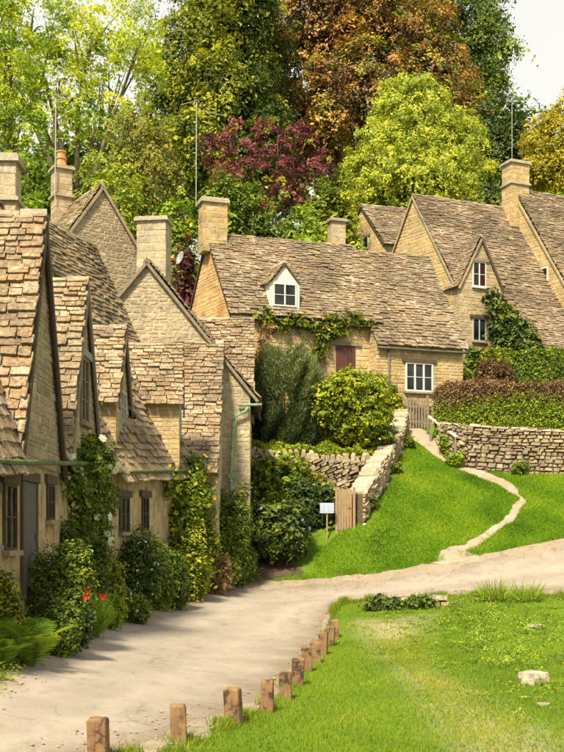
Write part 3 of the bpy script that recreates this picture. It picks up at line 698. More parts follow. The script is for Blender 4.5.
# gutters along the eaves, broken by nothing: they run under the gable feet
gut = lambda d, o=.27, dz=-.12: on1(d) - td1 * o + V3(0, 0, ze1(d) + dz - .12)
gutter(H1, gut(14.2), gut(22.6), M['moss_gutter'], .045)
def facing1(d, z): return on1(d) + V3(0, 0, z)
U1, N1 = sd1, -td1
def old_opening(Hh, on, U, N, d0, d1, ztop, zbot, kind):
    a, b = on(d0), on(d1); w = (b - a).length; c = (a + b) / 2
    MB().box(a - U * .14 + V3(0, 0, ztop), U * (w + .28), N * .07, V3(0, 0, .17)).obj('lintel', M['timber'], Hh)
    if kind == 'door':
        D = MB().box(a + V3(0, 0, zbot), U * w, N * .012, V3(0, 0, ztop - zbot)).obj('door', M['plank_door'], Hh)
        n = 5
        for k in range(n):
            p = MB().box(a + U * (w * k / n + .008) + V3(0, 0, zbot) + N * .012, U * (w / n - .016), N * .022, V3(0, 0, ztop - zbot - .01)).obj('door_board', M['plank_door'], None)
            p.parent = D
        h_ = MB().box(a + U * (w * .85) + V3(0, 0, zbot + 1.0) + N * .034, U * .03, N * .03, V3(0, 0, .14)).obj('handle', M['dark_gutter'], None); h_.parent = D
        for x in (0, w): MB().box(a + U * (x - .05) + V3(0, 0, zbot), U * .1, N * .05, V3(0, 0, ztop - zbot)).obj('door_frame', M['timber'], Hh)
    else:
        casement(Hh, c + V3(0, 0, zbot), U, N, w, ztop - zbot, 2, 2, M['timber'], .045, sill=M['wall_grey'], lintel=None, depth=.05)
z_ = lambda y, d: P(0, y, d).z
old_opening(H1, on1, U1, N1, 16.0, 16.75, z_(493, 16.7), z_(545, 16.7), 'window')
old_opening(H1, on1, U1, N1, 17.2, 17.95, z_(484, 17.6), z_(550, 17.6), 'window')
old_opening(H1, on1, U1, N1, 18.35, 19.35, z_(482, 18.9), z_(482, 18.9) - 2.0, 'door')
old_opening(H1, on1, U1, N1, 20.2, 20.75, z_(484, 20.4), z_(520, 20.4), 'window')
pc_ = on1(26.2) - td1 * .12
pipe(H1, [pc_ + V3(0, 0, ze1(26) - .15), pc_ + V3(0, 0, 1.0)], M['green_paint'], .055)
chimney(H1, (-6.78, 27.0), .66, .7, R_(7.2), R_(9.5), .02, M['wall_pale'], .2, band=R_(8.35))

# ---- second cottage, two roof dormers
H2 = thing('stone_cottage', 'second cottage of the row with two small stone-tiled dormers and roof verge against big gable', 'cottage', (-6, 30, 1.4), 'cottages of the old row')
f2a, f2b = V3(-4.18, 27.05), V3(-2.86, 33.0); sd2 = unit(f2b - f2a); td2 = V3(-sd2.y, sd2.x)
def on2(d): return f2a + sd2 * ((d - 27.05) / sd2.y)
ze2 = lambda d: R_(2.02 + .074 * (d - 27.05))
b2 = Block(H2, f2a, sd2, (f2b - f2a).length, td2, 6.2, -1, R_(2.02), R_(2.02), R_(8.72), 3.1, dz=.44).body(M['plaster'])
dorm = [(27.6, 29.9, R_(3.7), R_(5.62), V3(-4.17, 27.6), V3(-.002, 1)), (31.35, 33.2, R_(4.15), R_(5.78), V3(-2.93, 31.35), V3(-.075, 1))]
def skip2(c):
    for (dn, df, ze, zr, o, dd_) in dorm:
        m = (dn + df) / 2; hw = (df - dn) / 2
        if abs(c.y - m) < hw + .02 and c.z < ze + (zr - ze) * (1 - abs(c.y - m) / hw) and (on2(c.y) - V3(c.x, c.y)).length < 1.0: return c.z > ze2(c.y) + 1.15
    return False
for i, (dn, df, ze, zr, o, dd_) in enumerate(dorm):
    wd = df - dn; dd_ = unit(dd_); tdd = V3(-dd_.y, dd_.x)
    g = Block(H2, o, tdd, 2.6, dd_, wd, ze2(dn) - .3, ze, ze, zr, wd / 2).body(M['mortar'], 'dormer_wall')
    g.roof('A', M['tile_warm'], .16, .12, .18, .46, .042, o0=.10, o1=0, oe=.14, seed=60 + i, limit=260)
    g.roof('B', M['tile_warm'], .18, .13, .2, .45, .044, o0=.10, o1=0, oe=.14, seed=64 + i, indiv=False)
    g.ridge(M['coping'], .5, o0=.10, o1=0, w=.17)
    g.side('A', M['wall_honey'], (.14, .12), (.2, .5), .04, seed=70 + i, s1=1.9, zlo=ze2(dn) - .1, indiv=i == 1, limit=290)
    wz = ze2(dn) + .75
    g.gable(0, M['wall_honey'], (.13, .11), (.16, .36), .04, [(wd / 2 - .5, wd / 2 + .5, wz - g.zb, wz - g.zb + 1.25)], seed=74 + i, indiv=False)
    casement(H2, g.pt(0, wd / 2, wz), g.t, -g.s, .92, 1.2, 2, 3, M['grey_paint'], sill=M['lead'])
    g.verge(0, M['timber_grey'], .05, .12, .11, 'AB')
b2.roof('A', M['tile_warm'], .24, .10, .2, .48, .048, o0=-.02, o1=.12, oe=.24, seed=80, skip=skip2, limit=298)
b2.roof('B', M['tile_warm'], .4, .3, .4, .8, .048, o0=0, o1=.1, oe=.2, seed=81, indiv=False)
b2.ridge(M['tile_mossy'], .5, o0=0, o1=.12); b2.verge(1, M['timber'], .05, .14, .12, 'A')
b2.gable(1, M['wall_grey'], (.14, .12), (.2, .5), .04, seed=82, indiv=False)
gutter(H2, on2(27.6) - td2 * .29 + V3(0, 0, ze2(27.6) - .22), on2(32.9) - td2 * .29 + V3(0, 0, ze2(32.9) - .22), M['moss_gutter'], .045)
old_opening(H2, on2, sd2, -td2, 27.5, 28.15, z_(497, 27.8), z_(532, 27.8), 'window')
old_opening(H2, on2, sd2, -td2, 29.1, 29.6, z_(497, 29.3), z_(530, 29.3), 'window')

# ---- third cottage: broad gable end facing the camera, lean-to in front, cross wing behind
H3 = thing('stone_cottage', 'cottage with broad pale gable end and dark verge boards, tiled lean-to in front', 'cottage', (-4.5, 40, 2), 'cottages of the old row')
b3 = Block(H3, (-1.08, 37.0), (-.027, 1), 9.0, (-1, -.027), 7.0, -1, R_(5.2), R_(5.2), R_(9.5), 3.45).body(M['mortar'])
b3.gable(0, M['wall_pale'], (.13, .10), (.16, .46), .017, seed=90, limit=150, zlo=.8, kit='rubble', skip=lambda c: c.z < R_(6.2) and c.x < -2.15)
b3.side('A', M['wall_pale'], (.16, .14), (.25, .55), .05, seed=91, indiv=False)
b3.roof('A', M['tile_brown'], .22, .13, .2, .45, .048, o0=.12, o1=.1, oe=.28, seed=92, indiv=False)
b3.roof('B', M['tile_brown'], .22, .13, .2, .45, .048, o0=.12, o1=.1, oe=.28, seed=93, indiv=False)
b3.ridge(M['tile_mossy'], .5, o0=.12); b3.verge(0, M['timber_grey'], .06, .10, .14, 'AB', oe=.30); b3.verge(0, M['timber'], .04, .05, .10, 'AB', oe=.30, drop=.09)
chimney(H3, (-4.72, 40.6), 1.12, .95, R_(8.2), R_(12.0), -.12, M['wall_pale'], .16)
# lean-to
lt = Block(H3, (-5.75, 33.55), (1, .0), 3.74, (-.0, 1), 3.38, -.5, R_(2.36), R_(6.7), R_(6.7), 3.38).body(M['mortar'], 'lean_to_wall')
def skiplt(c): return c.x < -3.15 and c.y < 33.9 and c.z < R_(2.5)
lt.roof('A', M['tile_warm'], .20, .13, .18, .5, .044, o0=0, o1=.06, oe=.2, seed=94, skip=skiplt, limit=285)
lt.ridge(M['coping'], .5, o0=0, o1=.06, w=.16)
lt.verge(1, M['timber_grey'], .06, .2, .05, 'A', oe=.15)
lt.gable(1, M['wall_pale'], (.14, .12), (.2, .45), .04, seed=95, indiv=False)
lt.side('A', M['wall_cream'], (.15, .13), (.2, .5), .04, seed=96, indiv=False, s0=2.0, zlo=.8)
# cross wing beyond
cw = Block(H3, (-1.16, 41.4), (-1, -.027), 4.0, (-.027, 1), 4.2, 0, R_(4.85), R_(4.85), R_(8.85), 2.1).body(M['mortar'], 'wing_wall')
cw.roof('A', M['tile_warm'], .20, .13, .18, .46, .048, o0=.1, o1=0, oe=.2, seed=97, limit=300)
cw.roof('B', M['tile_brown'], .24, .14, .2, .48, .048, o0=.1, o1=0, oe=.2, seed=98, indiv=False)
cw.ridge(M['coping'], .5, o0=.1, o1=0); cw.verge(0, M['timber_grey'], .05, .14, .1, 'AB'); cw.gable(0, M['wall_pale'], (.15, .13), (.2, .45), .04, seed=99, indiv=False)
gutter(H3, P(238, 405, 36.85), P(262, 404.5, 36.85), M['green_paint'], .05)
pipe(H3, [P(248, 407, 36.8), P(246, 411, 36.8), P(235, 416, 36.8), P(233.5, 421, 36.8), P(231, 472, 36.8), P(230.5, 560, 36.8)], M['green_paint'], .055)
MB().box(P(228, 478, 36.75), V3(.26, 0, 0), V3(0, .12, 0), V3(0, 0, .17)).obj('rain_hopper', M['green_paint'], H3)

# ---- house with the big gable rising behind
H4 = thing('stone_house', 'tall house with big grey stone gable rising behind the row, clay pot on chimney', 'house', (-7, 43, 5))
ap = V3(-6.87, 42); rd = unit(V3(-.55, .83)); gd = V3(rd.y, -rd.x)
b4 = Block(H4, ap + gd * 2.6, rd, 2.6, -gd, 5.2, 2, R_(10.0), R_(10.0), R_(13.7), 2.6).body(M['mortar'])
b4.gable(0, M['wall_grey'], (.115, .10), (.12, .36), .02, seed=101, limit=300, zlo=R_(6.0), kit='rubble')
b4.roof('A', M['tile_mossy'], .18, .12, .16, .4, .03, seed=102, indiv=False); b4.roof('B', M['tile_mossy'], .18, .12, .16, .4, .03, seed=103, indiv=False)
b4.ridge(M['tile_mossy'], .4); b4.verge(0, M['wall_grey'], .06, .1, .1, 'AB', name='verge_stone')
cc = P(61.5, 200, 44.3); chimney(H4, (cc.x, cc.y), .72, .72, R_(11.5), P(0, 168, 44.3).z, .5, M['chimney'], .14, band=P(0, 199, 44.3).z, pot=(.21, .66))
b4x = Block(H4, (cc.x - 3.4, cc.y + .6), (1, .1), 3.4, (0, 1), 4, 3, R_(11.2), R_(11.2), P(0, 204, 45).z - .6, 2).body(M['wall_grey'], 'rear_wall')
b4x.roof('A', M['tile_mossy'], .18, .12, .16, .4, .03, seed=104, indiv=False); b4x.ridge(M['coping'], .5)

# ------------------------------------------------------------------ middle cottage
H5 = thing('stone_cottage', 'honey stone cottage with white dormer, maroon door and orange-stained gable, centre', 'cottage', (2, 49.5, 7.8))
sd5 = unit(V3(.95, .313)); td5 = unit(V3(-.475, .88)); n5 = V3(sd5.y, -sd5.x)
A5 = P(230, 308, 47); e5 = A5.z; zg = 6.6
b5 = Block(H5, (A5.x, A5.y), sd5, 6.95, td5, 4.6, zg, e5, e5, R_(13.8), 2.28).body(M['mortar'])
def along(dx): return dx
# door and window positions along the front
def s_at(px, A=A5):   # distance along front for a photo column
    k = (px - 282) / F; return (k * A.y - A.x) / (sd5.x - k * sd5.y)
sdr = s_at(345.5); zd1 = z_(347, 48.9)
b5.side('A', M['wall_honey'], (.20, .17), (.28, .6), .06, [(sdr - .5, sdr + .5, 0, zd1 - zg)], seed=110, zlo=zg, limit=90)
b5.gable(0, M['wall_orange'], (.19, .16), (.3, .65), .04, seed=111, joint=.006, zlo=R_(7), limit=160)
b5.roof('A', M['tile_brown'], .165, .11, .18, .44, .048, o0=.08, o1=0, oe=.2, seed=112, indiv=False)
b5.roof('B', M['tile_brown'], .3, .2, .3, .5, .048, o0=.08, o1=0, oe=.2, seed=113, indiv=False)
b5.ridge(M['tile_mossy'], .45, o0=.05, o1=.0); b5.verge(0, M['timber'], .05, .12, .06, 'AB')
pd = b5.pt(sdr, 0, 0)
D = MB().box(pd - sd5 * .46 + V3(0, 0, zg + 1.0), sd5 * .92, n5 * .02, V3(0, 0, zd1 - zg - 1.0)).obj('door', M['door'], H5)
for k in range(5): MB().box(pd - sd5 * (.46 - .184 * k - .008) + V3(0, 0, zg + 1.0) + n5 * .02, sd5 * .168, n5 * .016, V3(0, 0, zd1 - zg - 1.01)).obj('door_board', M['door'], None).parent = D
MB().box(pd + sd5 * .3 + V3(0, 0, zd1 - 1.0) + n5 * .036, sd5 * .04, n5 * .04, V3(0, 0, .1)).obj('handle', M['dark_gutter'], None).parent = D
MB().box(pd - sd5 * .72 + V3(0, 0, zd1 + .01), sd5 * 1.44, n5 * .09, V3(0, 0, .15)).obj('lintel', M['timber_grey'], H5)
g0 = b5.slope_pts('A', .05, 0, .22); gutter(H5, g0[0] - V3(0, 0, .06), g0[1] - V3(0, 0, .06), M['dark_gutter'], .06)
# right-hand, lower part
A6 = P(376, 339, 48.5); b6 = Block(H5, (A6.x, A6.y), sd5, s_at(463, A6), td5, 5.3, zg - .8, A6.z, A6.z + .6, R_(13.62), 2.85).body(M['mortar'], 'wall')
sw = s_at(419, A6); zw0, zw1 = z_(392, 49.2), z_(363, 49.2)
b6.side('A', M['wall_honey'], (.20, .17), (.28, .6), .06, [(sw - .70, sw + .70, zw0 - zg + .8, zw1 - zg + .8)], seed=115, zlo=zg - .8, limit=240)
b6.gable(1, M['wall_honey'], (.2, .17), (.3, .6), .05, seed=116, indiv=False); b6.gable(0, M['wall_honey'], (.2, .17), (.3, .6), .05, seed=117, indiv=False)
b6.roof('A', M['tile_brown'], .17, .11, .18, .44, .046, o0=.06, o1=.12, oe=.2, seed=118, indiv=False)
b6.roof('B', M['tile_brown'], .3, .2, .3, .5, .046, o0=.06, o1=.12, oe=.2, seed=119, indiv=False)
b6.ridge(M['tile_mossy'], .45, o0=.02, o1=.1); b6.verge(1, M['timber'], .05, .12, .1, 'AB')
casement(H5, b6.pt(sw, 0, zw0), sd5, n5, 1.36, zw1 - zw0, 3, 2, M['white_paint'], .075, sill=M['wall_grey'], lintel=M['timber'], depth=.06)
g0 = b6.slope_pts('A', .05, .1, .22); gutter(H5, g0[0] - V3(0, 0, .06), g0[1] - V3(0, 0, .06), M['dark_gutter'], .06)
q = b6.pt(.55, -.12, 0); pipe(H5, [q + V3(0, 0, A6.z - .25), q + V3(0, 0, zg)], M['dark_gutter'], .04)
# dormer
sm = s_at(284); dw = 1.36; fz = e5 - .02
dn = b5.pt(sm - dw / 2, -.06, 0); gdm = Block(H5, (dn.x, dn.y), td5, 1.7, sd5, dw, fz - .1, z_(283, 47.8), z_(283, 47.8), z_(264, 47.8), dw / 2).body(M['white_paint'], 'dormer_wall')
gdm.roof('A', M['tile_mossy'], .17, .13, .16, .4, .03, o0=.1, o1=0, oe=.12, seed=121, indiv=True, limit=300, bud='dormer5')
gdm.roof('B', M['tile_mossy'], .17, .13, .16, .4, .03, o0=.1, o1=0, oe=.12, seed=122, indiv=True, limit=300, bud='dormer5'); gdm.ridge(M['coping'], .35, o0=.1, o1=0, w=.1)
gn = unit(V3(td5.y, -td5.x)) ; gn = unit(V3(sd5.y, -sd5.x))
casement(H5, b5.pt(sm, -.06, z_(306, 47.6)) + n5 * .005, sd5, n5, 1.06, z_(284, 47.8) - z_(307, 47.8), 2, 2, M['white_paint'], .06, depth=.05)
chimney(H5, (b5.pt(.35, 2.28, 0).x - .12, b5.pt(.35, 2.28, 0).y), 1.16, .9, R_(13.0), P(0, 201, 49.2).z, .32, M['wall_honey'], .22)
q5 = P(336.5, 240, 51.2); chimney(H5, (q5.x, q5.y), .74, .6, R_(12.9), P(0, 220, 51.2).z, .32, M['chimney'], .14)

# ------------------------------------------------------------------ cottages on the right
H6 = thing('stone_house', 'gabled house at right with ivy, cross gable with two small windows', 'house', (10.5, 57, 11.5))
sd6 = unit(V3(.916, .4)); td6 = unit(V3(-.6, .8)); n6 = V3(sd6.y, -sd6.x)
b7 = Block(H6, (8.75, 55.6), sd6, 5.9, td6, 6.0, 9.5, R_(13.24), R_(13.24), R_(18.4), 3.0).body(M['mortar'])
b7.gable(0, M['wall_honey'], (.19, .15), (.26, .6), .05, seed=130, zlo=R_(10), limit=120)
b7.side('A', M['wall_cream'], (.19, .16), (.26, .6), .05, seed=131, indiv=False, zlo=10.5)
cgm = 1.22; cgw = 2.5; cgo = b7.pt(cgm - cgw / 2, 0, 0) + n6 * .5
zc0, zc1 = z_(284, 55.4), z_(236, 55.4)
def skip6(c):
    s = (c - b7.A).dot(sd6); return abs(s - cgm - .3) < cgw * .5 and c.z < zc1 - .2 - abs(s - cgm - .3) * 1.2
b7.roof('A', M['tile_brown'], .165, .11, .18, .44, .046, o0=.1, o1=.2, oe=.15, seed=132, skip=skip6, indiv=False)
b7.roof('B', M['tile_brown'], .3, .2, .3, .5, .046, o0=.1, o1=.2, oe=.15, seed=133, indiv=False)
b7.ridge(M['tile_mossy'], .45, o0=.1, o1=0); b7.verge(0, M['wall_cream'], .06, .1, .1, 'AB', name='verge_stone')
cg = Block(H6, (cgo.x, cgo.y), -n6, 3.4, sd6, cgw, 10, zc0, zc0, zc1, cgw / 2).body(M['mortar'], 'gable_wall')
ux = cgw / 2 - .12
z1a, z1b, z2a, z2b = z_(286, 55.4), z_(261, 55.4), z_(340, 55.2), z_(317, 55.2)
cg.gable(0, M['wall_cream'], (.17, .14), (.24, .5), .05, [(ux - .42, ux + .42, z1a - 10, z1b - 10), (ux - .42, ux + .42, z2a - 10, z2b - 10)], seed=134, limit=280, zlo=10)
cg.side('A', M['wall_cream'], (.17, .15), (.24, .5), .04, seed=135, indiv=False, s1=1)
cg.roof('A', M['tile_brown'], .17, .12, .18, .4, .03, o0=.1, o1=0, oe=.12, seed=136, indiv=False); cg.roof('B', M['tile_brown'], .17, .12, .18, .4, .03, o0=.1, o1=0, oe=.12, seed=137, indiv=False)
cg.ridge(M['coping'], .4, o0=.12, o1=0, w=.12); cg.verge(0, M['wall_cream'], .05, .09, .1, 'A', name='verge_stone'); cg.verge(0, M['timber'], .05, .12, .1, 'B')
casement(H6, cg.pt(0, ux, z1a), sd6, n6, .8, z1b - z1a, 2, 2, M['white_paint'], .055, sill=M['white_paint'], lintel=M['timber_grey'], depth=.05, inner=M['curtain'])
casement(H6, cg.pt(0, ux, z2a), sd6, n6, .8, z2b - z2a, 2, 1, M['grey_paint'], .05, sill=M['wall_grey'], lintel=M['timber'], depth=.05)
# catslide on the right of the cross gable
fw = -td6 * 2.5; o7 = b7.pt(2.65, 0, 0) + fw
cs = Block(H6, (o7.x, o7.y), sd6, 6.5, td6, 2.5, 9.5, R_(9.55), R_(13.2), R_(13.2), 2.5).body(M['wall_cream'], 'lean_to_wall')
cs.roof('A', M['tile_brown'], .165, .13, .18, .44, .046, o0=.12, o1=.1, oe=.15, seed=138, indiv=False)
cs.verge(0, M['timber'], .05, .1, .1, 'A')

H7 = thing('stone_house', 'house at right edge with tall chimney, bare pale gable wall and tiny window', 'house', (16, 60, 12))
b8 = Block(H7, (15.6, 56.4), sd6, 8, unit(V3(-.65, .76)), 9.2, 10, R_(11.5), R_(11.5), R_(19.3), 4.6).body(M['mortar'])
hw = b8.pt(0, 1.35, 0); wz = z_(285, 58.4)
b8.gable(0, M['wall_honey'], (.18, .15), (.24, .6), .05, [(2.3, 2.94, wz - 10, wz - 10 + .95)], seed=140, limit=250)
b8.roof('A', M['tile_brown'], .165, .11, .18, .44, .046, o0=.05, o1=0, oe=.15, seed=141, indiv=False)
b8.roof('B', M['tile_brown'], .3, .2, .3, .5, .046, o0=.05, o1=0, oe=.15, seed=142, indiv=False)
b8.ridge(M['tile_mossy'], .5, o0=.05, o1=0); b8.verge(0, M['wall_cream'], .1, .1, .08, 'AB', name='verge_stone')
gn8 = unit(V3(-b8.t.y, b8.t.x)); gn8 = gn8 if gn8.y < 0 else -gn8
casement(H7, b8.pt(0, 2.62, wz), -b8.t, gn8, .56, .92, 1, 2, M['white_paint'], .06, sill=M['wall_cream'], depth=.05)
c8 = P(515.5, 200, 60); chimney(H7, (c8.x, c8.y), 1.2, .95, R_(17.2), P(0, 163, 60).z, .4, M['wall_honey'], .16, band=P(0, 187, 60).z)

H8 = thing('stone_house', 'small gable of a house peeping above the middle cottage roof', 'house', (5.5, 69, 15))
A8 = P(384, 242, 66.5); ap8 = P(362, 206, 68)
td8 = V3(ap8.x - A8.x, ap8.y - A8.y); hw8 = td8.length
b9 = Block(H8, (A8.x, A8.y), (.95, .3), 5, td8, hw8 * 2, 13, A8.z, A8.z, ap8.z, hw8).body(M['mortar'])
wz8 = z_(246, 67)
b9.gable(0, M['wall_honey'], (.19, .16), (.26, .6), .05, [(hw8 - .62, hw8 + .62, wz8 - 13, wz8 - 13 + .8)], seed=150, zlo=13, limit=200)
b9.roof('A', M['tile_brown'], .2, .14, .2, .42, .046, seed=151, indiv=False); b9.roof('B', M['tile_brown'], .3, .2, .3, .5, .046, seed=152, indiv=False)
b9.ridge(M['coping'], .45); b9.verge(0, M['timber'], .06, .12, .1, 'AB')
g9 = unit(V3(-b9.t.y, b9.t.x)); g9 = g9 if g9.y < 0 else -g9
casement(H8, b9.pt(0, hw8 - .05, wz8), -b9.t, g9, 1.1, .75, 2, 1, M['white_paint'], .06, sill=M['wall_cream'], lintel=M['timber_grey'], depth=.05)

# ------------------------------------------------------------------ garden walls, gates, sign, aerials, dish
def wall_run(th, pts, tops, mat, thick=.4, h=(.13, .12), w=(.18, .45), kit='rubble', seed=1, limit=300, both=True, base=-.2, cop=None, side=1):
    """dry-stone wall along plan points; tops = top heights"""
    for i in range(len(pts) - 1):
        a, b = V3(*pts[i]), V3(*pts[i + 1]); za, zb_ = Z(a.x, a.y) + base, Z(b.x, b.y) + base; d = unit(b - a); n = V3(d.y, -d.x) * side
        o0, o1 = n * (thick / 2), n * (-thick / 2); up = lambda p, z: V3(p.x, p.y, z)
        MB().hexa([up(a + o0 - n * .04, za), up(b + o0 - n * .04, zb_), up(b + o1, zb_), up(a + o1, za), up(a + o0 - n * .04, tops[i] - .02), up(b + o0 - n * .04, tops[i + 1] - .02), up(b + o1, tops[i + 1] - .02), up(a + o1, tops[i] - .02)]).obj('wall_core', M['mortar_dark'], th)
        zl = min(za, zb_)
        a_, b_ = a - d * .10, b + d * .10
        pieces(th, [up(a_ + o0 - n * .04, za), up(b_ + o0 - n * .04, zb_), up(b_ + o0 - n * .04, tops[i + 1]), up(a_ + o0 - n * .04, tops[i])], n, kit, mat, h[0], h[1], w[0], w[1], .10, 'stone', seed + i, joint=.014, jit=.5, limit=limit, hv=.42)
        if cop:
            L_ = (b - a).length; s = 0; r = random.Random(seed * 7 + i)
            while s < L_ - .02:
                ln = min(r.uniform(*cop), L_ - s); e = s + ln; c0 = a + d * (s + .01); c1 = a + d * (e - .01); z0 = tops[i] + (tops[i + 1] - tops[i]) * s / L_; z1 = tops[i] + (tops[i + 1] - tops[i]) * e / L_
                hh = r.uniform(.05, .14); j = lambda: n * r.uniform(-.09, .05) + d * r.uniform(-.015, .015)
                MB().hexa([up(c0 + o0 * 1.15 + j(), z0), up(c1 + o0 * 1.15 + j(), z1), up(c1 + o1 * 1.15 + j(), z1), up(c0 + o1 * 1.15 + j(), z0),
                           up(c0 + o0 * 1.1 + j(), z0 + hh), up(c1 + o0 * 1.1 + j(), z1 + hh * r.uniform(.8, 1.2)), up(c1 + o1 * 1.1 + j(), z1 + hh), up(c0 + o1 * 1.1 + j(), z0 + hh)]).obj('coping_stone', M['coping'], th); s = e
HW = thing('dry_stone_wall', 'dry-stone retaining wall under the reddish hedge at right of lawn', 'wall', (10, 46, 5.3))
wp = [(443, 446, 47.3), (447, 454, 46.5), (470, 465, 45.5), (510, 470, 45.2), (570, 473, 45), (640, 476, 44.8)]
wt = [(443, 424, 47.3), (447, 424, 46.5), (470, 427, 45.5), (510, 430, 45.2), (570, 433, 45), (640, 436, 44.8)]
wall_run(HW, [XY(q) for q in wp], [P(*q).z for q in wt], M['dry_stone'], .5, (.15, .115), (.15, .46), seed=160, limit=300, cop=(.3, .6))
GW = thing('garden_wall', 'sloping garden wall with broad pale coping stones climbing beside the lawn', 'wall', (3.3, 43, 4))
gp = [(357, 520, 39.7), (372, 487, 41.6), (386, 460, 44.0), (396, 440, 46.2), (402, 428, 48.0)]
gt = [(357, 494, 39.7), (372, 470, 41.6), (386, 449, 44.0), (396, 431, 46.2), (402, 412, 48.0)]
wall_run(GW, [XY(q) for q in gp], [P(*q).z for q in gt], M['dry_stone'], .56, (.17, .14), (.2, .5), seed=170, limit=200, cop=(.18, .42))
TW = thing('terrace_wall', 'low terrace wall topped by a row of upright stones below the shrubs', 'wall', (0.6, 43.4, 4))
tp = [(244, 500, 42.6), (300, 497, 42.9), (345, 492, 43.0), (380, 470, 43.3)]; tt = [(244, 455, 42.6), (300, 458, 42.9), (345, 461, 43.0), (380, 461, 43.3)]
wall_run(TW, [XY(q) for q in tp], [P(*q).z for q in tt], M['dry_stone'], .5, (.14, .12), (.2, .5), seed=180, limit=240)
r = random.Random(5)
for i in range(len(tt) - 1):
    a, b = P(*tt[i]), P(*tt[i + 1]); n = max(3, int((b - a).length / .19))
    for k in range(n):
        c = a + (b - a) * ((k + .5) / n); hh = r.uniform(.17, .34); w = (b - a).length / n * r.uniform(.7, 1.0); ln = r.uniform(-.16, .16)
        v = []
        for (z, s) in ((-.05, 1), (hh * .7, .95), (hh, .55)):
            v += [c + V3(-w / 2 * s + ln * z * 3, -.2 * s, z), c + V3(w / 2 * s + ln * z * 3, -.2 * s, z), c + V3(w / 2 * s + ln * z * 3, .2 * s, z), c + V3(-w / 2 * s + ln * z * 3, .2 * s, z)]
        f = [(k2 + j, k2 + (j + 1) % 4, k2 + 4 + (j + 1) % 4, k2 + 4 + j) for k2 in (0, 4) for j in range(4)] + [(8, 9, 10, 11)]
        mesh_obj('upright_stone', v, f, M['dry_stone'], TW)
# terrace fill behind the upright stones
tf = [P(244, 452, 42.9), P(300, 455, 43.2), P(345, 458, 43.3), P(378, 459, 43.5)]
rows = []
for k in range(9):
    for p in tf:
        q = V3(p.x, p.y + k * .42, 0); zt = p.z - .02 + k * .05; q.z = max(zt, Z(q.x, q.y) + .02) if k > 3 else zt; rows.append(q)
mesh_obj('terrace_bed', rows, [(k * 4 + j, k * 4 + j + 1, k * 4 + 5 + j, k * 4 + 4 + j) for k in range(8) for j in range(3)], M['soil'], None, 'structure')

# plank garden door
PG = thing('plank_gate', 'pale upright-plank wooden garden gate at the foot of the sloping wall', 'gate', (2.2, 39.5, Z(2.2, 39.5)))
a, b = P(338, 524, 39.5), P(352, 524, 39.5); zt = P(0, 489, 39.5).z; zb_ = min(Z(a.x, a.y), Z(b.x, b.y)) - .05
n = 5
for k in range(n):
    o = a + (b - a) * (k / n); o.z = zb_ + .1
    MB().box(o + V3(.008, 0, 0), V3((b - a).x / n - .016, 0, 0), V3(0, .03, 0), V3(0, 0, zt - zb_ - .1 + (.03 if k % 2 else 0))).obj('plank', M['pale_wood'], PG)
for z in (.3, .95): MB().box(V3(a.x, a.y + .035, zb_ + z), V3(b.x - a.x, 0, 0), V3(0, .04, 0), V3(0, 0, .09)).obj('ledge', M['pale_wood'], PG)
for x in (a.x - .1, b.x + .03): MB().box(V3(x, a.y - .03, zb_ - .1), V3(.09, 0, 0), V3(0, .1, 0), V3(0, 0, zt - zb_ + .16)).obj('gate_post', M['pale_wood'], PG)
MB().box(V3(b.x - .14, a.y - .03, zb_ + .9), V3(.1, 0, 0), V3(0, .03, 0), V3(0, 0, .03)).obj('latch', M['dark_gutter'], PG)
# sign on a post
SG = thing('notice_sign', 'small white notice board on thin wooden post beside plank gate', 'sign', (1.6, 39.2, Z(1.6, 39.2)))
c = P(327, 508, 39.2)
def sign_mat():
    t = NT('printed_notice'); w = t.n('ShaderNodeTexWave'); w.bands_direction = 'Z'; w.inputs['Scale'].default_value = 5.0; t.l(t.pos(), w.inputs['Vector'])
    br = t.noise(30, 3, .6, t.scaled((1, 1, .1)))
    k = t.math('MULTIPLY', t.step(w.outputs['Fac'], .62, .75), t.step(br, .42, .5))
    return t.done(t.principled(t.mix(t.math('MULTIPLY', k, .8), (.42, .47, .60), (.12, .14, .24)), .4, .4))
MB().box(c - V3(.25, .03, .18), V3(.5, 0, 0), V3(0, .03, 0), V3(0, 0, .36)).obj('board', sign_mat(), SG)
MB().box(V3(c.x - .025, c.y + .003, Z(c.x, c.y) - .2), V3(.05, 0, 0), V3(0, .05, 0), V3(0, 0, c.z + .12 - Z(c.x, c.y) + .2)).obj('post', M['pale_wood'], SG)
# slatted garden gate by the cottage
SGt = thing('slatted_gate', 'weathered slatted wooden gate at the top of the footpath', 'gate', (6, 48.9, Z(6, 48.9)))
a, b = P(401, 430, 48.9), P(426, 430, 48.9); zb_ = min(Z(a.x, a.y), Z(b.x, b.y)); zt = P(0, 397, 48.9).z
for k in range(9):
    x = a.x + (b.x - a.x) * (k + .5) / 9; MB().box(V3(x - .033, a.y, zb_ + .06), V3(.066, 0, 0), V3(0, .025, 0), V3(0, 0, zt - zb_ - .06 - .12 * abs(k - 4) / 4)).obj('slat', M['timber_grey'], SGt)
for z in (.3, (zt - zb_) * .68): MB().box(V3(a.x, a.y + .03, zb_ + z), V3(b.x - a.x, 0, 0), V3(0, .04, 0), V3(0, 0, .08)).obj('rail', M['timber_grey'], SGt)
for x in (a.x - .12, b.x + .02): MB().box(V3(x, a.y - .03, zb_ - .2), V3(.11, 0, 0), V3(0, .11, 0), V3(0, 0, zt - zb_ + .28)).obj('gate_post', M['timber_grey'], SGt)
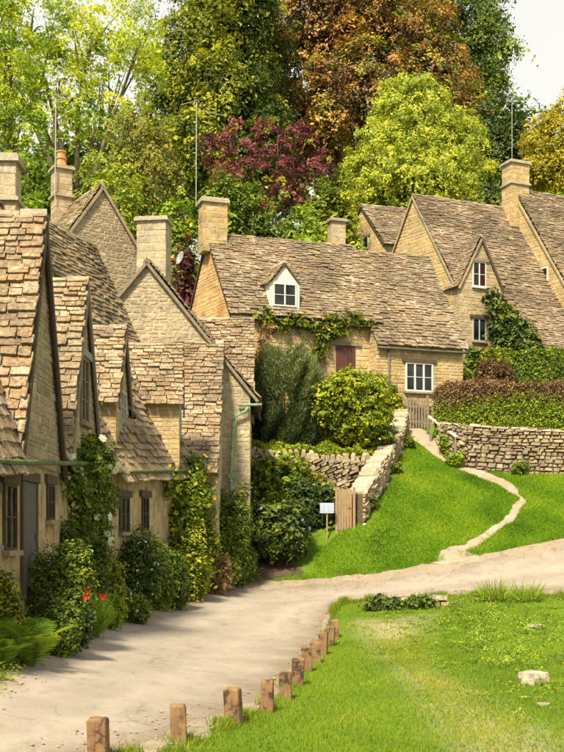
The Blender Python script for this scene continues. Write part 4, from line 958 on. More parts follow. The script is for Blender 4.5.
# hand rail
HR = thing('hand_rail', 'pale wooden hand rail on two posts beside the footpath below the hedge', 'railing', (6.6, 47.3, Z(6.6, 47.3)))
ra, rb = P(429, 416.5, 47.6), P(457, 437, 45.5)
MB().bar(ra, rb, .08, .10).obj('rail', M['white_paint'], HR)
for p in (ra + (rb - ra) * .06, ra + (rb - ra) * .94): MB().box(V3(p.x - .045, p.y - .045, Z(p.x, p.y) - .3), V3(.09, 0, 0), V3(0, .09, 0), V3(0, 0, p.z - Z(p.x, p.y) + .27)).obj('post', M['timber_grey'], HR)

def aerial(label, base, top, arms, d):
    A = thing('tv_aerial', label, 'aerial', P(base[0], base[1], d))
    p, q = P(base[0], base[1], d), P(top[0], top[1], d)
    MB().tube([p, q], .021, 6).obj('mast', M['metal'], A)
    for (dx0, dy0, dx1, dy1, el) in arms:
        a, b = q + P(282 + dx0, HY - dy0, d) - P(282, HY, d), q + P(282 + dx1, HY - dy1, d) - P(282, HY, d)
        MB().tube([a, b], .016, 5).obj('boom', M['metal'], A)
        for k in range(el):
            c = a + (b - a) * ((k + .5) / el); MB().tube([c - V3(.03, .22, .12), c + V3(.03, .22, .12)], .009, 4).obj('element', M['metal'], A)
aerial('tall thin television aerial mast beside the chimney with clay pot', (55, 200), (56, 97), [(-3, 3, 10, -2, 7), (0, -5, 9, -5, 5)], 43.7)
aerial('thin television aerial rising above the middle cottage chimney', (196, 206), (196.5, 102), [(-16, -3, 2, 2, 8), (2, -8, 30, -14, 4)], 49.0)
aerial('short television aerial on the tall chimney at right', (512, 165), (512, 98), [(-4, 2, 4, 0, 4)], 60)
SD = thing('satellite_dish', 'grey satellite dish on a bracket at the orange gable', 'dish', P(181, 262, 47.6))
c = P(180, 258, 47.6); dn_ = unit(V3(-.75, -.6, .3)); ax = unit(dn_.cross(V3(0, 0, 1))); ay = ax.cross(dn_)
v = []; f = []
for i, (rr_, dd) in enumerate(((.0, -.06), (.12, -.05), (.22, -.02), (.30, .03), (.31, .02))):
    for k in range(16): t = k / 16 * 2 * math.pi; v.append(c + ax * rr_ * .82 * math.cos(t) + ay * rr_ * math.sin(t) + dn_ * dd)
for i in range(4):
    for k in range(16): f.append((i * 16 + k, i * 16 + (k + 1) % 16, i * 16 + 16 + (k + 1) % 16, i * 16 + 16 + k))
mesh_obj('dish', v, f, M['dish'], SD, smooth=True)
MB().tube([c - dn_ * .05, c - dn_ * .12 + V3(.15, .05, -.2), P(189, 268, 47.9)], .022, 6).obj('bracket', M['dark_gutter'], SD)
MB().tube([c - ay * .27, c + dn_ * .32 - ay * .12], .012, 5).obj('feed_arm', M['metal'], SD)

# ------------------------------------------------------------------ vegetation
def nrm(a): return a / np.maximum(np.linalg.norm(a, axis=-1, keepdims=True), 1e-9)
def leaf_geo(c, n, s, tone, asp=.55, rng=RNG, along=None):
    N = len(c); r = rng.normal(size=(N, 3))
    t = nrm(np.cross(n, r)) if along is None else nrm(along + r * .25)
    b = nrm(np.cross(n, t)); s = np.asarray(s)[:, None] * np.ones((N, 1))
    v = np.stack([c + t * s, c + b * s * asp + n * s * .18, c - t * s, c - b * s * asp + n * s * .18], 1).reshape(-1, 3)
    i = np.arange(N)[:, None] * 4
    f = np.concatenate([i + [0, 1, 2], i + [0, 2, 3]], 1).reshape(-1, 3)
    return v, f, np.repeat(tone, 4)
def cloud(lobes, clumps, per, rc, leaf, tone=(.1, .9), rng=RNG, cull=-.4, flat=.8, updir=.45, shell=(.62, 1.08), solid=.25, jit=.12, asp=.55, weights=None, tone_fn=None, droop=0):
    """leaves gathered in clumps over a set of ellipsoid lobes"""
    C = np.array([l[0] for l in lobes], float); R = np.array([l[1] for l in lobes], float)
    w = np.array(weights if weights is not None else [r[0] * r[2] for r in R]); w = w / w.sum()
    li = rng.choice(len(lobes), clumps * 3, p=w); d = nrm(rng.normal(size=(clumps * 3, 3)))
    k = rng.uniform(*shell, len(li)); inner = rng.random(len(li)) < solid; k[inner] = rng.uniform(.3, .8, inner.sum())
    cc = C[li] + d * R[li] * k[:, None]
    tocam = nrm(np.array([0, 0, CZ]) - cc); ok = (d * tocam).sum(1) > cull
    for j in range(len(lobes)):
        q = (((cc - C[j]) / R[j]) ** 2).sum(1) ** .5; ok &= ~((q < .62) & (li != j) & ~inner)
    cc, d = cc[ok][:clumps], d[ok][:clumps]
    if len(cc) == 0: return np.zeros((0, 3)), np.zeros((0, 3), int), np.zeros(0)
    ct = rng.uniform(tone[0], tone[1], len(cc))
    if tone_fn is not None: ct = tone_fn(cc, ct)
    rr = rc * rng.uniform(.6, 1.3, len(cc))
    n = len(cc) * per; ci = np.repeat(np.arange(len(cc)), per)
    off = rng.normal(size=(n, 3)) * .5; off = off * np.minimum(1, 1.15 / np.maximum(np.linalg.norm(off, axis=1, keepdims=True), 1e-6)); off[:, 2] *= flat
    p = cc[ci] + off * rr[ci][:, None]
    if droop: p[:, 2] -= droop * (np.linalg.norm(off[:, :2], axis=1) ** 2) * rr[ci]
    nn = nrm(d[ci] * .55 + nrm(off) * .35 + np.array([0, 0, updir]) + rng.normal(size=(n, 3)) * .45)
    tt = np.clip(ct[ci] + rng.normal(size=n) * jit, 0, 1)
    big = np.where(inner[ok][:clumps], 1.5, 1.0)[ci]
    return leaf_geo(p, nn, leaf * big * np.clip(rng.lognormal(0, .32, n), .4, 2.0), tt, asp, rng)
def sprays(lobes, count, per, rs, leaf, tone=(.1, .9), rng=RNG, fill=.6, shell=(.72, 1.15), flat=.22, droop=.35, jit=.10, asp=.55, tone_fn=None, cull=-.35, updir=.6, coh=.30):
    """crown of leafy boughs: flattened drooping sprays over the lobes, with looser leaves inside"""
    C = np.array([l[0] for l in lobes], float); R = np.array([l[1] for l in lobes], float); w = R[:, 0] * R[:, 2]; w = w / w.sum()
    out = []
    for (cnt, sh, size, k_leaf, inner) in ((count, shell, 1.0, 1.0, False), (int(count * fill), (.25, .72), 1.25, 1.5, True)):
        li = rng.choice(len(lobes), cnt * 4, p=w); d = nrm(rng.normal(size=(cnt * 4, 3))); kk = rng.uniform(*sh, len(li)); cc = C[li] + d * R[li] * kk[:, None]
        ok = (d * nrm(np.array([0, 0, CZ]) - cc)).sum(1) > cull
        if not inner:
            for j in range(len(lobes)): ok &= ~(((((cc - C[j]) / R[j]) ** 2).sum(1) < .4) & (li != j))
        cc, d, kl = cc[ok][:cnt], d[ok][:cnt], kk[ok][:cnt]; m = len(cc)
        if m == 0: continue
        n0 = nrm(d * np.array([.6, .6, .35]) + np.array([0, 0, updir]) + rng.normal(size=(m, 3)) * .25)
        t0 = nrm(np.cross(n0, rng.normal(size=(m, 3)))); b0 = np.cross(n0, t0)
        rr = rs * size * rng.uniform(.45, 1.35, m) * np.clip(1.5 - .55 * kl, .5, 1.2); ct = rng.uniform(tone[0], tone[1], m)
        if tone_fn is not None: ct = tone_fn(cc, ct)
        ci = np.repeat(np.arange(m), per); n = len(ci); a = rng.uniform(0, 6.283, n); r = np.sqrt(rng.random(n)) * (1 + .35 * np.sin(a * 3 + ci)); h = rng.normal(size=n) * flat
        p = cc[ci] + rr[ci][:, None] * (t0[ci] * (np.cos(a) * r)[:, None] + b0[ci] * (np.sin(a) * r * .75)[:, None] + n0[ci] * h[:, None]); p[:, 2] -= droop * rr[ci] * r ** 2
        nn = nrm(n0[ci] + (p - cc[ci]) / rr[ci][:, None] * .45 + rng.normal(size=(n, 3)) * coh)
        tt = np.clip(ct[ci] + rng.normal(size=n) * jit, 0, 1)
        out.append(leaf_geo(p, nn, leaf * k_leaf * np.clip(rng.lognormal(0, .3, n), .45, 1.9), tt, asp, rng))
    return join(out)
def join(gs):
    V, Fc, T, b = [], [], [], 0
    for v, f, t in gs:
        if len(v) == 0: continue
        V.append(v); Fc.append(f + b); T.append(t); b += len(v)
    return np.concatenate(V), np.concatenate(Fc), np.concatenate(T)
def leaf_obj(name, geo, mat, parent=None, kind=None):
    v, f, t = geo; return put(bpy.data.objects.new(name, np_mesh(name, v, f, mat, t)), parent, kind)
def px_lobes(L_, d, squash=.8):
    out = []
    for q in L_:
        x, y, rx, ry = q[:4]; dd = d + (q[4] if len(q) > 4 else 0); c = P(x, y, dd); k = dd / F
        out.append(((c.x, c.y, c.z), (rx * k, max(rx, ry) * k * squash, ry * k)))
    return out
def limbs(base, lobes, r0, mat, parent, seed, fork=.35, sub=3, name='trunk'):
    rnd = random.Random(seed); mb = MB(); C = [Vector(l[0]) for l in lobes]; cm = sum(C, V3(0, 0, 0)) / len(C)
    top = V3(base.x * .4 + cm.x * .6, base.y * .4 + cm.y * .6, base.z + (cm.z - base.z) * fork)
    n = 5; mid = [base + (top - base) * (i / n) + V3(rnd.uniform(-.2, .2), 0, 0) * (r0 * 2 if i else 0) for i in range(n + 1)]
    mb.tube([base - V3(0, 0, .4)] + mid, [r0 * 1.35] + [r0 * (1.15 - .45 * i / n) for i in range(n + 1)], 9)
    for l in lobes:
        c = Vector(l[0]); st = mid[rnd.randint(n - 2, n)]; m = (st + c) / 2 + V3(rnd.uniform(-1, 1), rnd.uniform(-1, 1), .6) * r0 * 2
        pts = [st, st + (m - st) * .5 + V3(0, 0, r0), m, (m + c) / 2, c]
        mb.tube(pts, [r0 * .5, r0 * .4, r0 * .3, r0 * .2, r0 * .1], 7)
        for k in range(sub):
            dv = V3(rnd.gauss(0, 1), rnd.gauss(0, 1), rnd.gauss(.1, .6)); dv = dv * min(1, 1.3 / max(dv.length, .01)); e = c + V3(dv.x * l[1][0], dv.y * l[1][1], dv.z * l[1][2]) * .5
            s_ = pts[2] + (pts[4] - pts[2]) * rnd.random(); mb.tube([s_, (s_ + e) / 2 + V3(0, 0, r0 * .5), e], [r0 * .2, r0 * .12, r0 * .05], 5)
    return mb.obj(name, mat, parent, smooth=True)
def tree(name, label, L_, d, mat, clumps, per, rc_px, leaf_px, base_x=None, r0=.3, bark='bark', seed=1, group='trees behind the cottages', cat='tree', fork=.35, limb_mat=None, extra=None, sub=3, dens=.62, **kw):
    rng = np.random.default_rng(seed); k = d / F
    L2 = list(L_)
    for q in L_:          # smaller sprays break the outline
        for j in range(4):
            a = rng.uniform(0, 6.283); s = rng.uniform(.22, .42); o = rng.uniform(.75, 1.08)
            L2.append((q[0] + math.cos(a) * q[2] * o, q[1] - math.sin(a) * q[3] * o, q[2] * s, q[3] * s * rng.uniform(.6, 1), (q[4] if len(q) > 4 else 0) + rng.uniform(-.6, .2) * q[2] * k))
    nl = len(L_); lobes = px_lobes(L2, d)
    bx = base_x if base_x is not None else sum(q[0] for q in L_) / len(L_)
    X = (bx - 282) / F * d; base = V3(X, d, Z(X, d)); t = thing(name, label, cat, base, group)
    limbs(base, lobes[:nl], r0, M[bark], t, seed, fork, sub)
    for z_k in ('solid', 'shell', 'flat'): kw.pop(z_k, None)
    gs = [sprays(lobes, int(clumps * dens), 68, rc_px * k * 1.15, leaf_px * k * .82, rng=rng, **kw)]
    leaf_obj('crown', join(gs), mat, t)
    if extra: extra(t, rng, lobes, k)
    return t
def shrub(label, x0, x1, ytop, d, mat, n, leaf, name='shrub', cat='shrub', group='garden shrubs', seed=1, ybase=None, depth=.9, lob=7, rc=.16, per=14, extra=None, tone=(.1, .85), stem=True, z0=None, dx=0, spray=False, **kw):
    rng = np.random.default_rng(seed); k = d / F; c = P((x0 + x1) / 2, ytop, d); w = (x1 - x0) * k
    zb = P(0, ybase, d).z if ybase is not None else Z(c.x, c.y)
    if z0 is not None: zb = z0
    h_ = c.z - zb; t = thing(name, label, cat, V3(c.x, c.y, zb), group)
    lobes = []; rx = w / 2
    lobes.append(((c.x, c.y, zb + h_ * .48), (rx * .80, rx * depth * .8, h_ * .46)))
    for i in range(lob):
        a = rng.uniform(0, 2 * math.pi); q = rng.uniform(.35, .62); hz = rng.uniform(.3, .74)
        s = rng.uniform(.34, .5)
        lobes.append(((c.x + math.cos(a) * rx * q, c.y + math.sin(a) * rx * depth * q, zb + h_ * hz), (rx * s, rx * depth * s, h_ * min(s * .8, 1 - hz))))
    if stem:
        mb = MB(); rnd = random.Random(seed)
        for l in lobes[:5]: b0 = V3(c.x + rnd.uniform(-.1, .1) * w, c.y + rnd.uniform(-.1, .1) * w, zb - .1); e = Vector(l[0]); mb.tube([b0, (b0 + e) / 2 + V3(rnd.uniform(-.1, .1) * w, 0, 0), e], [.022, .016, .008], 5)
        mb.obj('stem', M['bark'], t)
    if spray: leaf_obj('foliage', sprays(lobes, n // 40, 40, rc * 1.5, leaf, tone, rng, **kw), mat, t)
    else: leaf_obj('foliage', cloud(lobes, n // per, per, rc, leaf, tone, rng, **kw), mat, t)
    if extra: extra(t, rng, lobes)
    return t
def blossoms(t, rng, lobes, n, size, mat, name='blossom', hi=0.2, petals=5, front=.2, lift=1.2):
    C = np.array([l[0] for l in lobes]); R = np.array([l[1] for l in lobes]); out = []
    while len(out) < n:
        j = rng.integers(len(C)); d = nrm(rng.normal(size=3))
        if d[1] > -front or d[2] < hi - .6: continue
        p = C[j] + d * R[j] * lift
        if any((((p - C[q]) / R[q]) ** 2).sum() < .9 for q in range(len(C)) if q != j): continue
        out.append((p, d))
    for p, d in out:
        a = nrm(np.cross(d, [.2, .1, 1])); b = np.cross(d, a); s = size * rng.uniform(.75, 1.25)
        ang = np.arange(petals) / petals * 2 * math.pi + rng.uniform(0, 1)
        dr = np.cos(ang)[:, None] * a + np.sin(ang)[:, None] * b
        v, f, tn = leaf_geo(p + dr * s * .5 + d * s * .25, nrm(np.tile(d, (petals, 1)) + dr * .6), np.full(petals, s * .62), rng.uniform(.2, 1, petals), .8, rng, along=dr)
        leaf_obj(name, (v, f, tn), mat, t)
def hedge(label, pts, tops, thick, mat, n, leaf, seed, base=None, rc=.14, per=12, tone=(.1, .85), tone_fn=None, mat2=None, name='hedge', group='clipped hedges', rough=.10):
    """pts: (px, d) along the hedge; tops: photo rows of the top; leaves over front, top and ends"""
    rng = np.random.default_rng(seed); A = [P(x, y, d) for (x, d), y in zip(pts, tops)]
    t = thing(name, label, 'hedge', V3(A[0].x, A[0].y, Z(A[0].x, A[0].y)), group)
    seg = np.array([(b - a).length for a, b in zip(A, A[1:])]); cum = np.r_[0, np.cumsum(seg)]
    m = n // per; u = rng.uniform(0, cum[-1], m); j = np.clip(np.searchsorted(cum, u) - 1, 0, len(seg) - 1); fr = (u - cum[j]) / seg[j]
    a = np.array([tuple(A[i]) for i in j]); b = np.array([tuple(A[i + 1]) for i in j]); c = a + (b - a) * fr[:, None]
    dr = nrm(np.c_[(b - a)[:, :2], np.zeros(m)]); nf = nrm(np.c_[dr[:, 1] * .35, -dr[:, 0] * .35 - .65, np.zeros(m)])
    zg_ = ZN(c[:, :2]) if base is None else np.full(m, base); hh = c[:, 2] - zg_
    wh = rng.random(m); p = c.copy(); nn = nf.copy()
    topm = wh < .3; p[topm] -= nf[topm] * rng.uniform(-.5, .5, topm.sum())[:, None] * thick; nn[topm] = [0, 0, 1]
    sdm = ~topm; p[sdm] += nf[sdm] * thick * .5; p[sdm, 2] -= rng.uniform(0, 1, sdm.sum()) * hh[sdm]
    bump = .5 * np.sin(u * 2.1 + 1.3 * seed) + .35 * np.sin(u * 5.3 + p[:, 2] * 3) + .3 * rng.normal(size=m)
    p += nn * (bump * rough)[:, None]
    ct = rng.uniform(tone[0], tone[1], m)
    if tone_fn is not None: ct = tone_fn((c[:, 2] - p[:, 2]) / np.maximum(hh, .1), ct, rng)
    ci = np.repeat(np.arange(m), per); off = rng.normal(size=(len(ci), 3)) * .5 * rc; q = p[ci] + off
    ln = nrm(nn[ci] * .7 + [0, 0, .35] + rng.normal(size=(len(ci), 3)) * .5)
    tt = np.clip(ct[ci] + rng.normal(size=len(ci)) * .1, 0, 1); sz = leaf * rng.uniform(.65, 1.35, len(ci))
    sel = np.zeros(len(ci), bool)
    if mat2 is not None:
        dep = ((c[:, 2] - p[:, 2]) / np.maximum(hh, .1))[ci]; sel = dep + rng.normal(size=len(ci)) * .12 < .34 + .12 * np.sin(u[ci] * 1.1)
        leaf_obj('top_foliage', leaf_geo(q[sel], ln[sel], sz[sel], tt[sel], .55, rng), mat2, t)
    leaf_obj('foliage', leaf_geo(q[~sel], ln[~sel], sz[~sel], tt[~sel], .55, rng), mat, t)
    mb = MB()      # woody inside
    for i in range(len(A) - 1):
        k = max(3, int(seg[i] / .12))
        for q_ in range(k):
            e = A[i] + (A[i + 1] - A[i]) * ((q_ + .5) / k); g0_ = Z(e.x, e.y) if base is None else base
            for o in (.0, .3): mb.tube([V3(e.x, e.y + o * thick, g0_ - .1), V3(e.x + random.uniform(-.15, .15), e.y + o * thick, e.z - .08)], [.03, .015], 4)
    mb.obj('stems', M['bark'], t)
    return t

# ---- trees behind the cottages, left to right
tree('ash_tree', 'tall airy yellow-green tree at far left with visible forking trunk', [(30, 25, 55, 45), (95, 20, 60, 45, 3), (10, 85, 35, 40), (60, 80, 38, 32), (120, 75, 42, 36, 2), (140, 45, 22, 28), (95, 115, 30, 22), (-25, 40, 30, 60)], 72, L['ash'], 780, 17, 12, 1.9, base_x=88, r0=.42, bark='bark_pale', seed=201, tone=(.1, .95), sub=6, fork=.45, updir=.35, dens=.42, fill=.12, coh=.5)
tree('ash_tree', 'slender tree at the left edge with dark upright trunk', [(5, 60, 30, 35), (-15, 110, 25, 30), (22, 120, 22, 24), (0, 10, 30, 30)], 66, L['ash'], 260, 17, 12, 1.9, base_x=8, r0=.30, bark='bark', seed=202, tone=(.0, .75), sub=4, fork=.6, dens=.5, fill=.15, coh=.5)
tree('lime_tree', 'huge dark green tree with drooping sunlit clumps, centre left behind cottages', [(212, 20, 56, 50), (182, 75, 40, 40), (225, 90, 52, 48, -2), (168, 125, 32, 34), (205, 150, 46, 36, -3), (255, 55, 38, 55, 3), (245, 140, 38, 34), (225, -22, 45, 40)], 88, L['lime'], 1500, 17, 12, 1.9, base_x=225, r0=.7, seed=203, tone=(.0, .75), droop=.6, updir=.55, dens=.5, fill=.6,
     tone_fn=lambda c, t: np.clip(t - .45 * (c[:, 0] > -4 + (c[:, 2] - 30) * .05) * (t < .62) + .0, 0, 1))  # right half darkened in leaf tone, painting the crown as lit from the left
tree('copper_beech', 'broad tree with coppery orange-brown autumn leaves at top centre', [(315, 25, 56, 42), (390, 35, 62, 45), (288, 78, 40, 40), (360, 85, 58, 42, -2), (425, 85, 50, 45), (345, -15, 80, 40), (455, 125, 34, 38), (290, 140, 36, 34), (330, 130, 40, 30), (410, 130, 36, 30)], 96, L['copper'], 1900, 17, 11, 1.8, base_x=370, r0=.8, seed=204, tone=(.0, .85), dens=.48, fill=.5,
     tone_fn=lambda c, t: np.clip(t + .12 * (c[:, 2] < 42) * (c[:, 0] < 8), 0, 1),
     extra=lambda t, r, l, k: leaf_obj('green_sprays', sprays(l, 620, 50, 11 * k, 1.5 * k, (.0, .9), r, fill=0), L['olive'], t))
tree('tall_green_tree', 'tall mid green tree at upper right with crown edge against white sky', [(445, 20, 45, 45), (478, 45, 30, 36), (462, 85, 36, 36), (425, -5, 50, 40), (490, 12, 18, 25), (445, 130, 40, 40)], 108, L['mid'], 900, 17, 11, 1.7, base_x=455, r0=.7, seed=205, tone=(.05, .8), dens=.48, fill=.5)
tree('holly_tree', 'dark evergreen tree behind the tall right chimney', [(480, 150, 34, 40), (505, 165, 30, 36), (460, 175, 32, 36), (520, 140, 14, 22), (498, 120, 22, 26)], 90, L['deep'], 520, 17, 10, 1.7, base_x=490, r0=.4, seed=206, tone=(.1, .9))
tree('golden_tree', 'golden yellow autumn tree at the right edge', [(560, 140, 30, 30), (548, 170, 24, 26), (585, 125, 34, 32), (580, 165, 40, 36), (545, 118, 10, 10)], 84, L['gold'], 430, 17, 10, 1.5, base_x=575, r0=.35, seed=207, tone=(.1, .95))
tree('birch_tree', 'pale yellow-green rounded young tree above the cottage roofs, right of centre', [(415, 125, 40, 42), (395, 160, 44, 42), (445, 155, 38, 42), (415, 185, 62, 36), (405, 100, 22, 22), (372, 185, 30, 32), (465, 185, 26, 30), (425, 95, 18, 16)], 76, L['birch'], 1150, 18, 8, 1.5, base_x=415, r0=.25, bark='bark_pale', seed=208, tone=(.1, 1.0), updir=.35, dens=.7, fill=.5, coh=.5)
tree('purple_tree', 'small purple-red leaved tree behind the middle cottage', [(250, 148, 34, 24), (290, 160, 34, 32), (265, 178, 40, 26), (225, 150, 24, 18), (310, 182, 24, 26), (278, 135, 26, 16)], 70, L['purple'], 640, 18, 8, 1.5, base_x=275, r0=.16, seed=209, tone=(.05, 1.0), dens=.26, fill=.12, coh=.5,
     extra=lambda t, r, l, k: leaf_obj('green_sprays', sprays(l, 50, 40, 8 * k, 1.4 * k, (.1, .9), r, fill=0), L['lime'], t))
tree('conifer', 'drooping dull green conifer behind the big gable', [(135, 140, 20, 24), (140, 170, 26, 30), (128, 190, 26, 26), (160, 165, 18, 34)], 68, L['olive'], 420, 18, 9, 1.5, base_x=140, r0=.2, seed=210, tone=(.05, .75), droop=1.2, updir=.2)
# ---- bushes behind the roofs
def back_bush(label, x0, x1, yt, d, mat, n, seed, tone=(.1, .9), leaf=1.5, cat='bush', **kw):
    shrub(label, x0, x1, yt, d, L[mat], int(n * 2.3), leaf * 1.25 * d / F, name='bush', cat=cat, group='bushes behind the cottages', seed=seed, rc=7 * d / F, per=16, tone=tone, lob=9, depth=.8, z0=min(Z((x0 + x1) / 2 / F * d - 282 / F * d, d), P(0, 262, d).z), cull=-.2, spray=True, **kw)
back_bush('bright green bush at left edge behind the first chimney', -30, 62, 138, 58, 'bright', 4200, 221, (.05, .8))
back_bush('yellow-green bush behind the big grey gable', 78, 165, 152, 60, 'birch', 4600, 222, (.0, .7))
back_bush('dark green bush left of the clay-pot chimney', 15, 80, 120, 64, 'mid', 3600, 223, (.1, .8))
back_bush('lime green bush right of the big gable', 145, 215, 172, 58, 'bright', 4000, 224, (.1, .9))
back_bush('dark purple-leaved bush left of the orange gable', 174, 192, 208, 55, 'purple', 500, 225, (.0, .6))
back_bush('tall upright green bush directly behind the orange gable chimney', 198, 268, 168, 59, 'mid', 5200, 226, (.15, .8), updir=.9)
back_bush('dense mid green bush behind the middle roof ridge', 250, 318, 190, 60, 'mid', 4000, 227, (.1, .7))
back_bush('vivid green bush behind the small ridge chimney', 278, 345, 208, 58, 'bright', 3600, 228, (.3, 1.0))
back_bush('olive bush left of the small rear gable', 318, 362, 170, 66, 'lime', 3000, 229, (.1, .8))
back_bush('green bush beside the small rear gable', 335, 362, 232, 60, 'bright', 900, 230, (.2, .9))
back_bush('dark bush between pale tree and tall chimney', 470, 520, 170, 72, 'deep', 2600, 231, (.1, .9))
back_bush('bright green bush behind right edge roof', 530, 580, 180, 76, 'bright', 2200, 232, (.2, .9))
back_bush('green bush filling the gap behind the middle ridge', 296, 350, 178, 67, 'mid', 3000, 233, (.1, .9))
back_bush('yellow-green bush left of the pale birch-like tree', 325, 375, 185, 70, 'lime', 3000, 234, (.1, .9))
back_bush('leafy bush between purple tree and orange gable', 205, 250, 185, 64, 'lime', 3000, 235, (.1, .9))
# far wood closing the view
wl = px_lobes([(x, 175 + 18 * math.sin(x * .07), 42, 52 + 14 * math.sin(x * .11)) for x in range(-60, 640, 48)], 122)
leaf_obj('far_wood', cloud(wl, 1800, 16, 1.8, .34, (.0, .7), np.random.default_rng(240), cull=-.1), L['mid'], None, 'stuff')

# ---- middle garden
def upright(label, x0, x1, yt, d, mat, n, seed, blade=.28, name='shrub', z0=None, tone=(.1, .9), group='garden shrubs', wid=.018, round_=False):
    """shrub of many upright needly shoots"""
    rng = np.random.default_rng(seed); k = d / F; c = P((x0 + x1) / 2, yt, d); w = (x1 - x0) * k; zb = Z(c.x, c.y) if z0 is None else z0
    t = thing(name, label, 'shrub', V3(c.x, c.y, zb), group); h_ = c.z - zb
    th = rng.uniform(0, 2 * math.pi, n); ph = np.arccos(rng.uniform(-.95, 1, n)); rr = np.where(rng.random(n) < .75, rng.uniform(.78, 1, n), rng.uniform(.3, .8, n))
    nb = 1 + .12 * np.sin(th * 4 + seed) * np.sin(ph * 3) + .12 * np.sin(th * 9 + ph * 7) + rng.normal(size=n) * .05
    dx = np.sin(ph) * np.cos(th); dy = np.sin(ph) * np.sin(th); dz = np.cos(ph)
    keep = dy < .45; dx, dy, dz, rr, nb = dx[keep], dy[keep], dz[keep], rr[keep], nb[keep]; n = len(dx)
    if round_: dx, dy, dz = [np.sign(e) * np.abs(e) ** .72 for e in (dx, dy, dz)]
    p = np.c_[c.x + dx * w / 2 * rr * nb * .95, c.y + dy * w / 2 * rr * nb, zb + h_ * (.44 + .44 * dz * rr * nb)]
    al = nrm(np.c_[dx * .5, dy * .5, np.full(n, .9)] + rng.normal(size=(n, 3)) * (.55 if round_ else .34))
    nn = nrm(np.cross(al, rng.normal(size=(n, 3)))); s = blade * rng.uniform(.5, 1.2, n)
    b = np.cross(nn, al); v = np.stack([p - b * wid * .6, p + b * wid * .6, p + al * s[:, None] + b * wid * .1, p + al * s[:, None] * .55 + nn * wid], 1)
    v = np.stack([p - b * wid, p + b * wid, p + al * s[:, None]], 1).reshape(-1, 3); f = np.arange(3 * n).reshape(-1, 3)
    cl = .5 + .5 * np.sin(th[keep] * 11 + ph[keep] * 9)
    tn = np.clip(tone[0] + (tone[1] - tone[0]) * (.5 * cl + .5 * rng.random(n)) + (.35 * np.clip(dz - .1, -.5, .6) if round_ else 0), 0, 1)  # rounded form: paler tips on top, shaded lower part painted into leaf tone
    leaf_obj('foliage', (v, f, np.repeat(tn, 3)), mat, t)
    mb = MB(); rnd = random.Random(seed)
    for i in range(6): b0 = V3(c.x + rnd.uniform(-.15, .15) * w, c.y, zb - .1); mb.tube([b0, V3(c.x + rnd.uniform(-.35, .35) * w, c.y, zb + h_ * .6)], [.04, .015], 5)
    mb.obj('stem', M['bark'], t)
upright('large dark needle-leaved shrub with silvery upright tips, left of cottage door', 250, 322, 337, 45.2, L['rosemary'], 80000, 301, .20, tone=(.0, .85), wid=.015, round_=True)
shrub('large round yellow-green shrub below the maroon door', 299, 393, 371, 44.8, L['yellowbush'], 20000, .06, seed=302, rc=.18, per=16, lob=14, tone=(.15, 1.0), z0=P(0, 446, 44.8).z)
shrub('small dark shrub under the edge of the round golden shrub', 352, 398, 416, 44.3, L['mid'], 1800, .07, seed=303, tone=(.05, .6), z0=P(0, 450, 44.3).z)
shrub('small bushy plant at the head of the sloping wall', 386, 402, 384, 48.6, L['lime'], 1400, .07, seed=304, tone=(.2, .8))
shrub('pinkish-brown feathery shrub at the wall of the middle cottage', 252, 276, 318, 46.6, L['hedge_red'], 1300, .06, seed=305, tone=(.2, .9), ybase=400)
shrub('green plant seen through the slatted gate', 404, 424, 396, 49.6, L['mid'], 900, .07, seed=306, tone=(.1, .7))
# terrace ground cover
def low_cover(name, quad, n, leaf, mat, seed, hmax=.28, tone=(.1, .9), zf=None, kind='stuff', up=.5):
    rng = np.random.default_rng(seed); a, b, c, d = [np.array(XY(q)) for q in quad]; u = rng.random(n)[:, None]; v = rng.random(n)[:, None]
    p = (a * (1 - u) + b * u) * (1 - v) + (d * (1 - u) + c * u) * v
    z = ZN(p) if zf is None else zf(p, u[:, 0], v[:, 0]); hum = (.5 + .5 * np.sin(p[:, 0] * 3.1 + seed) * np.sin(p[:, 1] * 2.3)) * hmax
    q = np.c_[p, z + rng.random(n) * (hum + .04)]
    tn = np.clip(rng.uniform(tone[0], tone[1], n) * .6 + .4 * (tone[0] + (tone[1] - tone[0]) * (.5 + .5 * np.sin(p[:, 0] * 1.7 + 2) * np.sin(p[:, 1] * 1.9))), 0, 1)
    leaf_obj(name, leaf_geo(q, nrm(rng.normal(size=(n, 3)) * .6 + [0, -.3, up]), leaf * rng.uniform(.6, 1.4, n), tn, .5, rng), L[mat], None, kind)
tz0 = lambda p, u, v: np.array([P(0, 452 + 6 * uu, 43.1).z for uu in u]) + v * .35
low_cover('ground_cover', [(246, 452, 43.1), (376, 458, 43.5), (376, 440, 46), (246, 440, 46)], 12000, .07, 'yellowbush', 310, .55, (.2, 1.0), tz0)
shrub('yellow leafy bush under the terrace wall', 246, 318, 452, 41.2, L['yellowbush'], 5200, .075, seed=311, tone=(.0, .8), lob=8, rc=.2)
shrub('orange-tinged low bush between terrace wall and gate', 296, 340, 470, 41.9, L['olive'], 2200, .06, seed=312, tone=(.2, .9))
shrub('dark ivy-covered mound beside the plank gate', 292, 338, 478, 40.2, L['deep'], 4200, .065, seed=313, tone=(.0, .7), lob=9)
shrub('big dark leafy shrub at the corner of the road', 240, 314, 498, 38.4, L['deep'], 9500, .075, seed=314, tone=(.05, .95), lob=12, rc=.22, extra=lambda t, r, l: blossoms(t, r, l, 6, .06, L['lilac_flower']))
shrub('weedy plants at the foot of the sloping wall', 379, 401, 464, 43.7, L['mid'], 1500, .05, seed=315, tone=(.1, .7), dx=0)
shrub('leafy weeds along the lawn side of the garden wall', 396, 414, 437, 46.5, L['mid'], 1300, .05, seed=316, tone=(.2, .8))
shrub('dark weeds at the bottom of garden wall beside gate', 360, 378, 492, 40.4, L['mid'], 1100, .045, seed=317, tone=(.0, .6))
